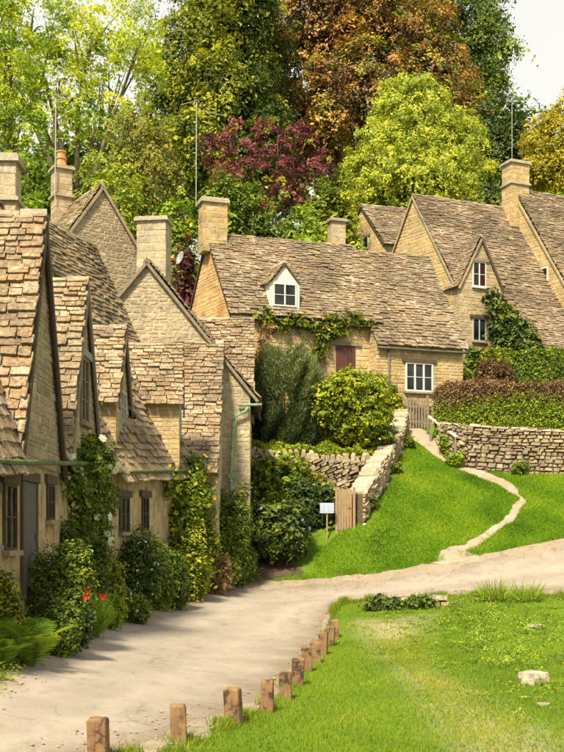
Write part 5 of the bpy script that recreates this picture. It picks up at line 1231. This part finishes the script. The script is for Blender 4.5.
# vine along the middle cottage eaves
def vine(label, runs, d, mat, n, leaf, seed, name='climbing_vine', cat='climber', rc=.2, tone=(.1, .9), per=12, stems=(), group='climbing plants', sq=.35, extra=None):
    lobes = []
    for (x, y, rx, ry, *o) in runs:
        dd = d(x) if callable(d) else d; dd += o[0] if o else 0; c = P(x, y, dd); k = dd / F; lobes.append(((c.x, c.y, c.z), (rx * k, max(.12, rx * k * sq), ry * k)))
    rng = np.random.default_rng(seed); c0 = lobes[0][0]; lo = min(lobes, key=lambda l: l[0][2]); t = thing(name, label, cat, V3(lo[0][0], lo[0][1], Z(lo[0][0], lo[0][1])), group)
    leaf_obj('foliage', cloud(lobes, n // per, per, rc, leaf, tone, rng, cull=-.3, solid=.35), mat, t)
    mb = MB()
    for st in stems:
        mb.tube([P(x, y, (d(x) if callable(d) else d) + .05) for x, y in st], [.045 - .02 * i / max(1, len(st) - 1) for i in range(len(st))], 6)
    if stems: mb.obj('stem', M['bark'], t)
    if extra: extra(t, rng, lobes)
dv = lambda x: 47.0 + (x - 230) * .0145 - .22
vine('leafy vine trained along the wall under the middle cottage eaves', [(x, 322 + 5 * math.sin(x * .3), 11, 8 + 3 * math.sin(x * .17)) for x in range(268, 376, 12)] + [(322, 338, 10, 14), (318, 352, 6, 10), (332, 332, 12, 8), (256, 316, 5, 5)], dv, L['lime'], 2500, .07, 320, tone=(.0, .65), stems=[[(319, 400), (319, 365), (324, 345), (345, 328), (370, 322)], [(319, 372), (313, 345), (292, 325), (272, 320)], [(322, 350), (330, 325)]])
# hedges and plants on the right
hedge('long hedge with reddish-brown top on the dry-stone wall', [(438, 47.9), (449, 47.1), (470, 46.2), (510, 45.9), (570, 45.7), (640, 45.5)], [394, 385, 384, 386, 387, 388], 1.1, L['yellowbush'], 44000, .05, 330, base=P(0, 430, 46.4).z, tone=(.05, .8), mat2=L['hedge_red'], tone_fn=lambda dep, t, r: np.clip(t * (1.0) , 0, 1))
hedge('dark green hedge with golden top in front of ivy house', [(504, 52.2), (540, 52), (600, 51.8)], [355, 353, 354], 1.2, L['mid'], 15000, .07, 331, tone=(.05, .6), mat2=L['yellowbush'])
shrub('purple-brown rounded shrub left of the dark hedge', 476, 518, 357, 51.2, L['hedge_red'], 6000, .05, seed=332, tone=(.0, .55), rc=.18)
shrub('green bush left of the purple-brown shrub', 462, 486, 346, 52.4, L['mid'], 2600, .07, seed=333, tone=(.1, .8))
shrub('low green plants in front of the ivy house windows', 470, 512, 345, 53.6, L['lime'], 2600, .07, seed=334, tone=(.1, .8))
shrub('bright weeds spilling at the left end of dry-stone wall', 440, 452, 434, 46.3, L['yellowbush'], 1800, .06, seed=335, tone=(.2, .9))
shrub('small weeds at the base of the dry-stone wall', 446, 466, 452, 45.4, L['bright'], 1000, .045, seed=336, tone=(.1, .8))
shrub('small green tuft at the foot of the wall right of path', 510, 532, 462, 44.9, L['mid'], 700, .045, seed=337, tone=(.1, .8))
vine('dark green ivy covering the slanting edge of the right house lean-to', [(490, 298, 7, 8), (497, 306, 11, 12), (505, 318, 13, 14), (513, 328, 14, 16), (522, 338, 14, 16), (532, 346, 12, 12), (500, 328, 12, 16), (508, 344, 14, 14), (524, 350, 14, 10), (540, 353, 8, 6)], lambda x: 55.4 - (x - 490) * .018 - .3, L['deep'], 6500, .09, 340, tone=(.2, .95), rc=.25,
     stems=[[(520, 362), (510, 335), (495, 305)]], extra=lambda t, r, l: blossoms(t, r, l[:1], 2, .07, L['red_flower'], 'red_leaf'))

# ---- cottage-front planting on the left
vine('white climbing rose over the first cottage corner', [(88, 446, 18, 12), (84, 468, 22, 18), (95, 488, 20, 20), (78, 500, 16, 20), (102, 462, 14, 14), (108, 500, 10, 14), (72, 478, 10, 18), (90, 516, 16, 16), (80, 532, 14, 16), (100, 535, 10, 18)], lambda x: 4.27 * F / (282 - x) - .75, L['mid'], 9000, .042, 350, tone=(.0, .75), rc=.16, name='climbing_rose', cat='rose', stems=[[(96, 590), (94, 540), (88, 500), (86, 460)], [(94, 540), (104, 500)]],
     extra=lambda t, r, l: blossoms(t, r, l, 28, .10, L['white_flower'], 'rose_bloom', 0, 8, .35, 1.35))
vine('yellow-flowered climber covering the lean-to wall', [(188, 470, 20, 16), (182, 495, 24, 26), (178, 525, 22, 28), (200, 500, 16, 26), (190, 548, 26, 26), (170, 480, 10, 18)], lambda x: min(10.18 / (.222 + (282 - x) / F) - .55, 33.0), L['yellowbush'], 9500, .05, 351, tone=(.0, .75), rc=.2, stems=[[(184, 590), (182, 540), (185, 480)]],
     extra=lambda t, r, l: blossoms(t, r, l, 48, .07, L['yellow_flower'], 'flower', 0, 5, .3, 1.3))
vine('dark climbing shrub beside the green downpipe', [(214, 500, 12, 14), (222, 522, 20, 26), (232, 508, 16, 16), (238, 530, 14, 26), (212, 545, 16, 24), (228, 555, 18, 16), (245, 492, 8, 9)], lambda x: 35.9, L['mid'], 5600, .055, 352, tone=(.0, .7), rc=.2, stems=[[(226, 585), (226, 540), (228, 500)]])
S_ = lambda lb, x0, x1, yt, d, m, n, lf, **k: shrub(lb, x0, x1, yt, d, m, int(n * 1.7), lf * .8, group='cottage border plants', **k)
S_('rounded ivy-like bush under the leftmost cottage windows', 22, 92, 541, 18.8, L['mid'], 9000, .034, seed=360, tone=(.0, .85), lob=11, rc=.12, depth=.5)
S_('small dense clipped bush below the white rose', 44, 88, 512, 21.5, L['mid'], 5200, .034, seed=361, tone=(.0, .65), rc=.10, depth=.6)
S_('dark low leafy plant behind the ferns', 36, 100, 592, 17.6, L['deep'], 4200, .035, seed=362, tone=(.1, .9), rc=.10, depth=.6)
S_('dark green shrub with tiny pale flowers right of the drainpipe', 112, 162, 536, 26.6, L['deep'], 7000, .042, seed=363, tone=(.05, .9), rc=.14, depth=.7, extra=lambda t, r, l: blossoms(t, r, l, 22, .03, L['white_flower'], 'flower', 0, 5))
S_('dark clipped round bush at the road edge', 152, 190, 548, 29.0, L['mid'], 6500, .04, seed=364, tone=(.0, .5), rc=.12, lob=10)
S_('low yellow-green leafy plant between clipped bush and reddish plant', 182, 210, 558, 31.6, L['yellowbush'], 3000, .05, seed=365, tone=(.2, .8), rc=.13)
S_('reddish-leaved shrub near the far end of the row', 198, 230, 548, 33.4, L['hedge_red'], 1500, .05, seed=366, tone=(.2, 1.0), rc=.2, spray=True, fill=.2)
S_('light green plant below the reddish shrub', 205, 240, 560, 34.6, L['mid'], 2600, .05, seed=367, tone=(.1, .8), rc=.14)
S_('small leafy plant at the base of the drainpipe', 96, 118, 578, 24.2, L['mid'], 1600, .036, seed=368, tone=(.1, .8), rc=.1)
S_('pale pinkish-flowered rose bush under the second cottage wall', 128, 156, 522, 28.2, L['mid'], 2200, .04, seed=369, tone=(.1, .8), rc=.13, depth=.5)
S_('bushy green plant at the bottom left corner edge', -14, 22, 562, 16.2, L['lime'], 3000, .036, seed=370, tone=(.1, .8), rc=.10, depth=.6)
S_('leafy mound spilling onto the road behind the ferns', 42, 82, 604, 17.2, L['mid'], 3600, .034, seed=371, tone=(.0, .7), rc=.09, depth=.6)
S_('low bright foliage between poppies and drainpipe', 92, 128, 596, 22.2, L['bright'], 3200, .034, seed=372, tone=(.0, .7), rc=.09, depth=.7)
S_('dark leafy bush under the white rose', 72, 112, 532, 23.0, L['mid'], 5200, .036, seed=373, tone=(.0, .6), rc=.11, depth=.5)
S_('small pale-flowered plant at the road edge under the dark shrub', 118, 150, 590, 25.2, L['mid'], 2600, .036, seed=374, tone=(.1, .8), rc=.09, extra=lambda t, r, l: blossoms(t, r, l, 14, .028, L['white_flower'], 'flower', 0, 5))
S_('feathery green plant beside the clipped round bush', 140, 172, 560, 28.4, L['mid'], 3200, .04, seed=375, tone=(.1, .8), rc=.11, depth=.6)
S_('large loose shrub under the yellow climber', 172, 222, 512, 32.6, L['lime'], 5600, .048, seed=376, tone=(.0, .6), rc=.16, depth=.5)
S_('loose low green plant at the road edge near the last cottage', 208, 240, 556, 34.9, L['lime'], 2200, .045, seed=377, tone=(.1, .8), rc=.12)
S_('green low plants at the corner of the last cottage', 222, 258, 545, 36.2, L['mid'], 4200, .05, seed=378, tone=(.0, .7), rc=.15)
S_('tall leafy shrub against the last cottage corner', 206, 252, 498, 35.6, L['mid'], 6500, .055, seed=379, tone=(.0, .75), rc=.18, depth=.5)
S_('loose bush between the white rose and the drainpipe', 84, 118, 548, 24.0, L['lime'], 3600, .04, seed=393, tone=(.0, .7), rc=.16, depth=.5, spray=True)
S_('arching green plant between the dark shrub and clipped bush', 136, 172, 536, 28.3, L['mid'], 3600, .045, seed=394, tone=(.05, .9), rc=.18, depth=.5, spray=True)
S_('loose leafy shrub merging into the yellow climber', 172, 206, 536, 31.0, L['lime'], 3600, .05, seed=395, tone=(.0, .8), rc=.2, depth=.5, spray=True)
# ferns
def fern(label, x, y, d, n, ln, seed, spread=(0, 360)):
    X, Y = XY((x, y, d)); z = Z(X, Y); t = thing('fern', label, 'fern', V3(X, Y, z), 'ferns by the road'); rng = np.random.default_rng(seed)
    for i in range(n):
        a = math.radians(rng.uniform(*spread)); l = ln * rng.uniform(.75, 1.15); m = 22; s = np.linspace(0, 1, m)
        el = rng.uniform(1.15, 1.5); dirx, diry = math.cos(a), math.sin(a)
        r_ = l * (s * math.cos(el) + .5 * s ** 2); zz_ = l * (s * math.sin(el) - .38 * s ** 2.6)
        p = np.c_[X + dirx * r_, Y + diry * r_, z + zz_]
        tg_ = nrm(np.gradient(p, axis=0)); sd_ = nrm(np.cross(tg_, [0, 0, 1])); up_ = np.cross(sd_, tg_)
        gs = []
        wl_ = ln * .27 * np.sin(np.pi * np.clip(s * .93 + .05, 0, 1)) ** .8
        for sg in (-1, 1):
            al = nrm(sd_ * sg + tg_ * .35 - up_ * .12); w = wl_ * .5
            gs.append(leaf_geo(p[2:] + al[2:] * w[2:, None], nrm(up_[2:] + rng.normal(size=(m - 2, 3)) * .12), w[2:], np.clip(rng.uniform(.2, .9) + rng.normal(size=m - 2) * .1, 0, 1), .085, rng, along=al[2:] * 6))
        st = leaf_geo((p[:-1] + p[1:]) / 2, up_[:-1], np.full(m - 1, l / m * .7), np.full(m - 1, .3), .12, rng, along=tg_[:-1] * 8)
        leaf_obj('frond', join(gs + [st]), L['fern'], t)
fern('large arching fern at lower left beside the road', 34, 652, 15.7, 14, 1.1, 380)
fern('small fern tuft at the left edge of the picture', 2, 662, 15.0, 11, .7, 381)
fern('fern with long fronds between dark plant and poppies', 72, 642, 17.9, 11, .85, 382)
fern('pale fern below the leftmost window', 8, 645, 15.5, 11, 1.05, 384)
upright('grassy fountain of strap leaves next to the red poppies', 78, 108, 598, 20.6, L['fern'], 1500, 383, .34, name='grass_clump', tone=(.1, .9), group='cottage border plants', wid=.010)
def poppy(label, x, y, d, seed):
    X, Y = XY((x, y, d)); z0 = Z(X, Y); p = P(x, y, d); t = thing('red_flower', label, 'flower', V3(X, Y, z0), 'red flowers'); rng = np.random.default_rng(seed)
    MB().tube([V3(X, Y, z0 - .05), V3(X + .03, Y, (z0 + p.z) / 2), p], .006, 5).obj('stem', M['moss_gutter'], t)
    n = 9; ang = np.arange(n) / n * 6.283; dr = np.c_[np.cos(ang), -.5 + 0 * ang, np.sin(ang)]
    for k in range(n): leaf_obj('petal', leaf_geo(np.array([tuple(p)]) + dr[k:k + 1] * .026, nrm(np.array([[0, -1, .35]]) + dr[k:k + 1] * .5), np.array([.042]), rng.uniform(.1, 1, 1), .85, rng, along=dr[k:k + 1] * 4), L['red_flower'], t)
poppy('left red flower above the grassy leaves', 88, 590, 18.7, 390); poppy('lower red flower beside the left one', 86, 597, 18.6, 391); poppy('right red flower near the drainpipe foot', 103, 597, 20.3, 392)

# ---- grass
def blades(name, polys, n, h0, h1, w, mat, seed, excl=(), tone=(.1, .9), kind='stuff', bias=0, dryf=None, nearbias=0):
    rng = np.random.default_rng(seed); poly = np.array(polys); lo, hi = poly.min(0), poly.max(0)
    p = rng.uniform(lo, hi, (int(n * 2.4), 2))
    if nearbias: p[:, 1] = lo[1] + (hi[1] - lo[1]) * rng.random(len(p)) ** nearbias
    ok = inpoly(p, polys)
    for e in excl: ok &= ~inpoly(p, e)
    p = p[ok][:n]; n = len(p); z = ZN(p)
    patch = .5 + .22 * np.sin(p[:, 0] * 1.3 + .7 * np.sin(p[:, 1] * .9)) + .2 * np.sin(p[:, 1] * 1.7 + p[:, 0] * .6) + .2 * np.sin(p[:, 0] * 2.9 + 1.4 * np.sin(p[:, 1] * 2.3 + 1))
    fine = .5 + .5 * np.sin(p[:, 0] * 6.1 + 2 * np.sin(p[:, 1] * 4.7)) * np.sin(p[:, 1] * 5.9)
    h_ = (h0 + (h1 - h0) * rng.random(n)) * (.7 + .6 * fine); a = rng.uniform(0, 6.283, n); wd = w * rng.uniform(.7, 1.3, n)
    sx, sy = np.cos(a) * wd, np.sin(a) * wd; ln = rng.normal(size=(n, 2)) * .45 * h_[:, None]
    b = np.c_[p, z]; v = np.stack([b + np.c_[sx, sy, 0 * z], b - np.c_[sx, sy, 0 * z], b + np.c_[ln, h_]], 1).reshape(-1, 3)
    tn = np.clip(tone[0] + (tone[1] - tone[0]) * (.75 * (patch - .5) + .5 + .25 * (fine - .5) + .35 * (rng.random(n) - .5)), 0, 1)
    if dryf is not None: tn = np.clip(tn + dryf(p, rng), 0, 1)
    leaf_obj(name, (v, np.arange(3 * n).reshape(-1, 3), np.repeat(tn, 3)), L[mat], None, kind)
NEAR = [tuple(q) for q in rr[12:130]] + [(12, 29.5), (14, 20), (10, 9)]
def dryf(p, rng):
    i = inpoly(p, DRY); d = dist_to(DRY, p); k = np.clip(.3 + np.where(i, d, -d) * .7, 0, 1); return k * rng.uniform(-.1, .75, len(p)) * .65
def thin(p): return p
DRYC = [tuple(q) for q in (np.array(DRY) * .72 + np.array(DRY).mean(0) * .28)]
blades('dry_patch_grass', DRYC, 17000, .02, .06, .0055, 'grassy', 403, tone=(.35, .9))
blades('near_lawn_grass', NEAR, 145000, .03, .075, .0055, 'grassy', 401, tone=(.05, .72), excl=[DRYC], dryf=dryf, nearbias=1.5)
LAWN = [tuple(q) for q in rl[82:132]] + [XY(q) for q in [(640, 470, 44.5), (564, 471, 44.9), (470, 464, 45.3), (436, 452, 46.2), (420, 432, 48.4), (404, 430, 48), (397, 440, 46.4), (388, 460, 44.2), (374, 488, 41.8), (358, 522, 39.8), (335, 527, 39.3), (316, 540, 38.6), (312, 570, 37.6)]]
PATHP = [tuple(q) for q in pl] + [tuple(q) for q in pr[::-1]]
blades('slope_lawn_grass', LAWN, 125000, .03, .09, .013, 'lawn', 402, excl=[PATHP], tone=(.0, 1.1))
# ragged grass along road margins
def fringe(name, edge, inward, n, w0, w1, h, mat, seed, i0=0, i1=None, tone=(.1, .8)):
    rng = np.random.default_rng(seed); e = edge[i0:i1]; nn = inward[i0:i1]; j = rng.integers(0, len(e) - 1, n); f = rng.random(n)[:, None]
    p = e[j] * (1 - f) + e[j + 1] * f - nn[j] * (rng.random(n)[:, None] ** 1.5 * (w1 - w0) + w0); p = p + rng.normal(size=p.shape) * .04
    z = ZN(p); hh = h * rng.uniform(.4, 1.2, n) * (.5 + .8 * (np.sin(j * .9) > .2)); a = rng.uniform(0, 6.283, n); w = .008
    b = np.c_[p, z]; s = np.c_[np.cos(a) * w, np.sin(a) * w, 0 * a]; l = rng.normal(size=(n, 2)) * .4 * hh[:, None]
    v = np.stack([b + s, b - s, b + np.c_[l, hh]], 1).reshape(-1, 3)
    leaf_obj(name, (v, np.arange(3 * n).reshape(-1, 3), np.repeat(rng.uniform(tone[0], tone[1], n), 3)), L[mat], None, 'stuff')
il, ir = inward_of(rl, rr), inward_of(rr, rl)
fringe('road_edge_grass', rr, ir, 9000, .0, .35, .11, 'grassy', 410, 15, 95); fringe('road_edge_grass', rl, il, 9000, -.5, .2, .10, 'grassy', 411, 15, 84, (.0, .7)); fringe('road_edge_grass', rl, il, 6000, .05, .4, .12, 'lawn', 412, 84, 140)
fringe('road_edge_grass', rr, ir, 9000, .1, .6, .16, 'grassy', 413, 86, 140)
# weeds in the dip at right
def weeds(name, spots, mat, leaf, seed, tone=(.1, .9), per=26):
    rng = np.random.default_rng(seed); C = []; Rr = []
    for (x, y, d, rx, hh, n) in spots:
        X, Y = XY((x, y, d))
        for i in range(n):
            px, py = X + rng.normal() * rx, Y + rng.normal() * rx * 1.4; h_ = hh * rng.uniform(.3, 1.1); C.append((px, py, Z(px, py) + h_ * .4)); Rr.append((.10 + h_ * .4, .10 + h_ * .4, h_ * .6))
    C, Rr = np.array(C), np.array(Rr); m = len(C); ci = np.repeat(np.arange(m), per); off = rng.normal(size=(m * per, 3)) * .55
    p_ = C[ci] + off * Rr[ci]; p_[:, 2] = np.maximum(p_[:, 2], C[ci][:, 2] - Rr[ci][:, 2] * .7)
    tn = np.clip(rng.uniform(tone[0], tone[1], m)[ci] + rng.normal(size=m * per) * .12, 0, 1)
    leaf_obj(name, leaf_geo(p_, nrm(off * .5 + [0, -.2, .6] + rng.normal(size=(m * per, 3)) * .4), leaf * rng.uniform(.6, 1.4, m * per), tn, .5, rng), L[mat], None, 'stuff')
weeds('wild_plants', [(505, 640, 24, .9, .24, 45), (545, 660, 21.5, .8, .22, 40), (520, 615, 27.5, 1.2, .26, 60), (560, 630, 26, .9, .28, 50), (470, 625, 26.5, .8, .2, 36), (490, 668, 20.5, .5, .14, 16)], 'bright', .027, 420, (.0, .7), 40)
weeds('wild_plants', [(455, 612, 28.6, .7, .26, 36), (440, 630, 26, .6, .14, 16), (480, 605, 29.3, .8, .26, 26)], 'yellowbush', .026, 421, (.0, .6), 36)
weeds('wild_plants', [(525, 690, 18.2, .35, .12, 10), (555, 690, 18.4, .35, .14, 14), (400, 625, 27.5, .8, .12, 40), (430, 650, 23, .9, .10, 40), (470, 700, 17.5, .8, .08, 30)], 'grassy', .03, 424, (.2, .8), 14)
upright('tuft of tall thin grass at the lower road edge', 482, 506, 589, 29.7, L['bright'], 260, 422, .55, name='tall_grass', group='road edge plants', tone=(.2, .9), wid=.012)
upright('second tuft of tall thin grass further right on the road edge', 512, 540, 590, 29.6, L['bright'], 240, 423, .5, name='tall_grass', group='road edge plants', tone=(.2, .9), wid=.012)
CW = thing('culvert_wall', 'low dark broken stone edge below the road at the dip', 'wall', (3.6, 30, 0))
wall_run(CW, [XY(q) for q in [(368, 612, 29.3), (392, 612, 29.5), (420, 612, 29.6), (446, 612, 29.6)]], [P(0, y, 29.5).z for y in (606, 600, 599, 600)], M['dry_stone'], .4, (.13, .11), (.2, .5), seed=430, limit=80, cop=(.3, .6))
shrub('dark weeds hanging over the broken stone edge', 366, 400, 599, 29.2, L['deep'], 2200, .045, seed=431, tone=(.1, 1.0), group='road edge plants', depth=.5)
shrub('dark leaves over the right end of the broken stone edge', 404, 436, 598, 29.3, L['mid'], 1300, .045, seed=432, tone=(.0, .6), group='road edge plants', depth=.4)
def rock(label, x, y, d, sx, sz, seed, mat='coping'):
    rng = np.random.default_rng(seed); X, Y = XY((x, y, d)); z = Z(X, Y); v = []; f = []; m, n = 6, 10
    for i in range(m + 1):
        ph = math.pi * i / m
        for k in range(n):
            th = 6.283 * k / n; q = np.array([math.sin(ph) * math.cos(th), math.sin(ph) * math.sin(th), math.cos(ph)]); q = np.sign(q) * np.abs(q) ** .7; q *= 1 + rng.normal() * .08
            v.append((q[0] * sx, q[1] * sx * .6, q[2] * sz + sz * .5))
    for i in range(m):
        for k in range(n): f.append((i * n + k, i * n + (k + 1) % n, (i + 1) * n + (k + 1) % n, (i + 1) * n + k))
    o = mesh_obj('rock', v, f, M[mat]); o.location = (X, Y, z); tag(o, label, 'rock', 'loose stones in the grass')
rock('large pale stone lying in the weeds at lower right', 533, 684, 18.8, .26, .12, 440); rock('flat pale stone in the grass below the large stone', 544, 706, 16.6, .10, .03, 441)
rock('brownish stone beside the large pale one', 528, 690, 18.4, .12, .07, 442, 'dry_stone'); rock('small stone half hidden in weeds above the large one', 536, 624, 26.5, .2, .06, 443)

inp = inward_of(pl, pr)
fringe('path_edge_grass', pl, inp, 2600, -.06, .10, .08, 'lawn', 450); fringe('path_edge_grass', pr, -inp, 2600, -.06, .10, .08, 'lawn', 451)
# pebbles and fallen leaves on the road edges
def litter(name, edge, inward, n, w0, w1, size, mat, seed, flat=.5, i0=0, i1=None):
    rng = np.random.default_rng(seed); e = edge[i0:i1]; nn = inward[i0:i1]; j = rng.integers(0, len(e) - 1, n); f = rng.random(n)[:, None]
    xy_ = e[j] * (1 - f) + e[j + 1] * f + nn[j] * (w0 + (w1 - w0) * rng.random(n)[:, None] ** 2); z = ZN(xy_) + .05
    o = np.array([(1, 0, 0), (0, 1, 0), (-1, 0, 0), (0, -1, 0), (0, 0, 1), (0, 0, -1)], float); s = size * rng.lognormal(0, .5, n)
    a = rng.uniform(0, 6.283, n); ca, sa = np.cos(a), np.sin(a); v = o[None] * s[:, None, None] * rng.uniform(.7, 1.2, (n, 6, 1)); v[:, :, 2] *= flat
    x = v[:, :, 0] * ca[:, None] - v[:, :, 1] * sa[:, None]; y = v[:, :, 0] * sa[:, None] + v[:, :, 1] * ca[:, None]
    v = np.stack([x, y, v[:, :, 2]], -1) + np.c_[xy_, z][:, None]
    t8 = np.array([(0, 1, 4), (1, 2, 4), (2, 3, 4), (3, 0, 4), (1, 0, 5), (2, 1, 5), (3, 2, 5), (0, 3, 5)]); f = (np.arange(n)[:, None, None] * 6 + t8[None]).reshape(-1, 3)
    put(bpy.data.objects.new(name, np_mesh(name, v.reshape(-1, 3), f, mat)), None, 'stuff')
litter('road_pebbles', rl, il, 1500, -.1, 1.3, .014, M['dry_stone'], 460, .6, 10, 140); litter('road_pebbles', rr, ir, 1300, -.15, .9, .014, M['dry_stone'], 461, .6, 10, 140)
litter('fallen_petals', rl, il, 260, .0, .7, .02, M['white_paint'], 462, .15, 30, 75)

def edge_weeds(name, i0, i1, n, mat, leaf, seed, w0=-.15, w1=.55, hh=.22, tone=(.1, .9)):
    rng = np.random.default_rng(seed); e = rl[i0:i1]; nn = il[i0:i1]; j = rng.integers(0, len(e) - 1, n)
    c = e[j] - nn[j] * rng.uniform(w0, w1, n)[:, None] + rng.normal(size=(n, 2)) * .05; z = ZN(c); h_ = hh * rng.uniform(.3, 1.2, n); per = 18
    ci = np.repeat(np.arange(n), per); off = rng.normal(size=(n * per, 3)) * .5; off[:, 2] = np.abs(off[:, 2])
    p_ = np.c_[c, z][ci] + off * np.c_[.09 + h_ * .3, .09 + h_ * .3, h_][ci]; tn = np.clip(rng.uniform(*tone, n)[ci] + rng.normal(size=n * per) * .1, 0, 1)
    leaf_obj(name, leaf_geo(p_, nrm(off * .4 + [0, -.3, .5] + rng.normal(size=p_.shape) * .4), leaf * np.clip(rng.lognormal(0, .35, n * per), .4, 2), tn, .45, rng), L[mat], None, 'stuff')
edge_weeds('border_undergrowth', 24, 84, 420, 'mid', .03, 470, -.4, .5, .24); edge_weeds('border_undergrowth', 24, 84, 300, 'deep', .032, 471, -.25, .7, .4); edge_weeds('border_undergrowth', 20, 62, 220, 'bright', .024, 472, -.6, .0, .12); edge_weeds('border_undergrowth', 30, 84, 160, 'lime', .03, 473, -.2, .6, .5)
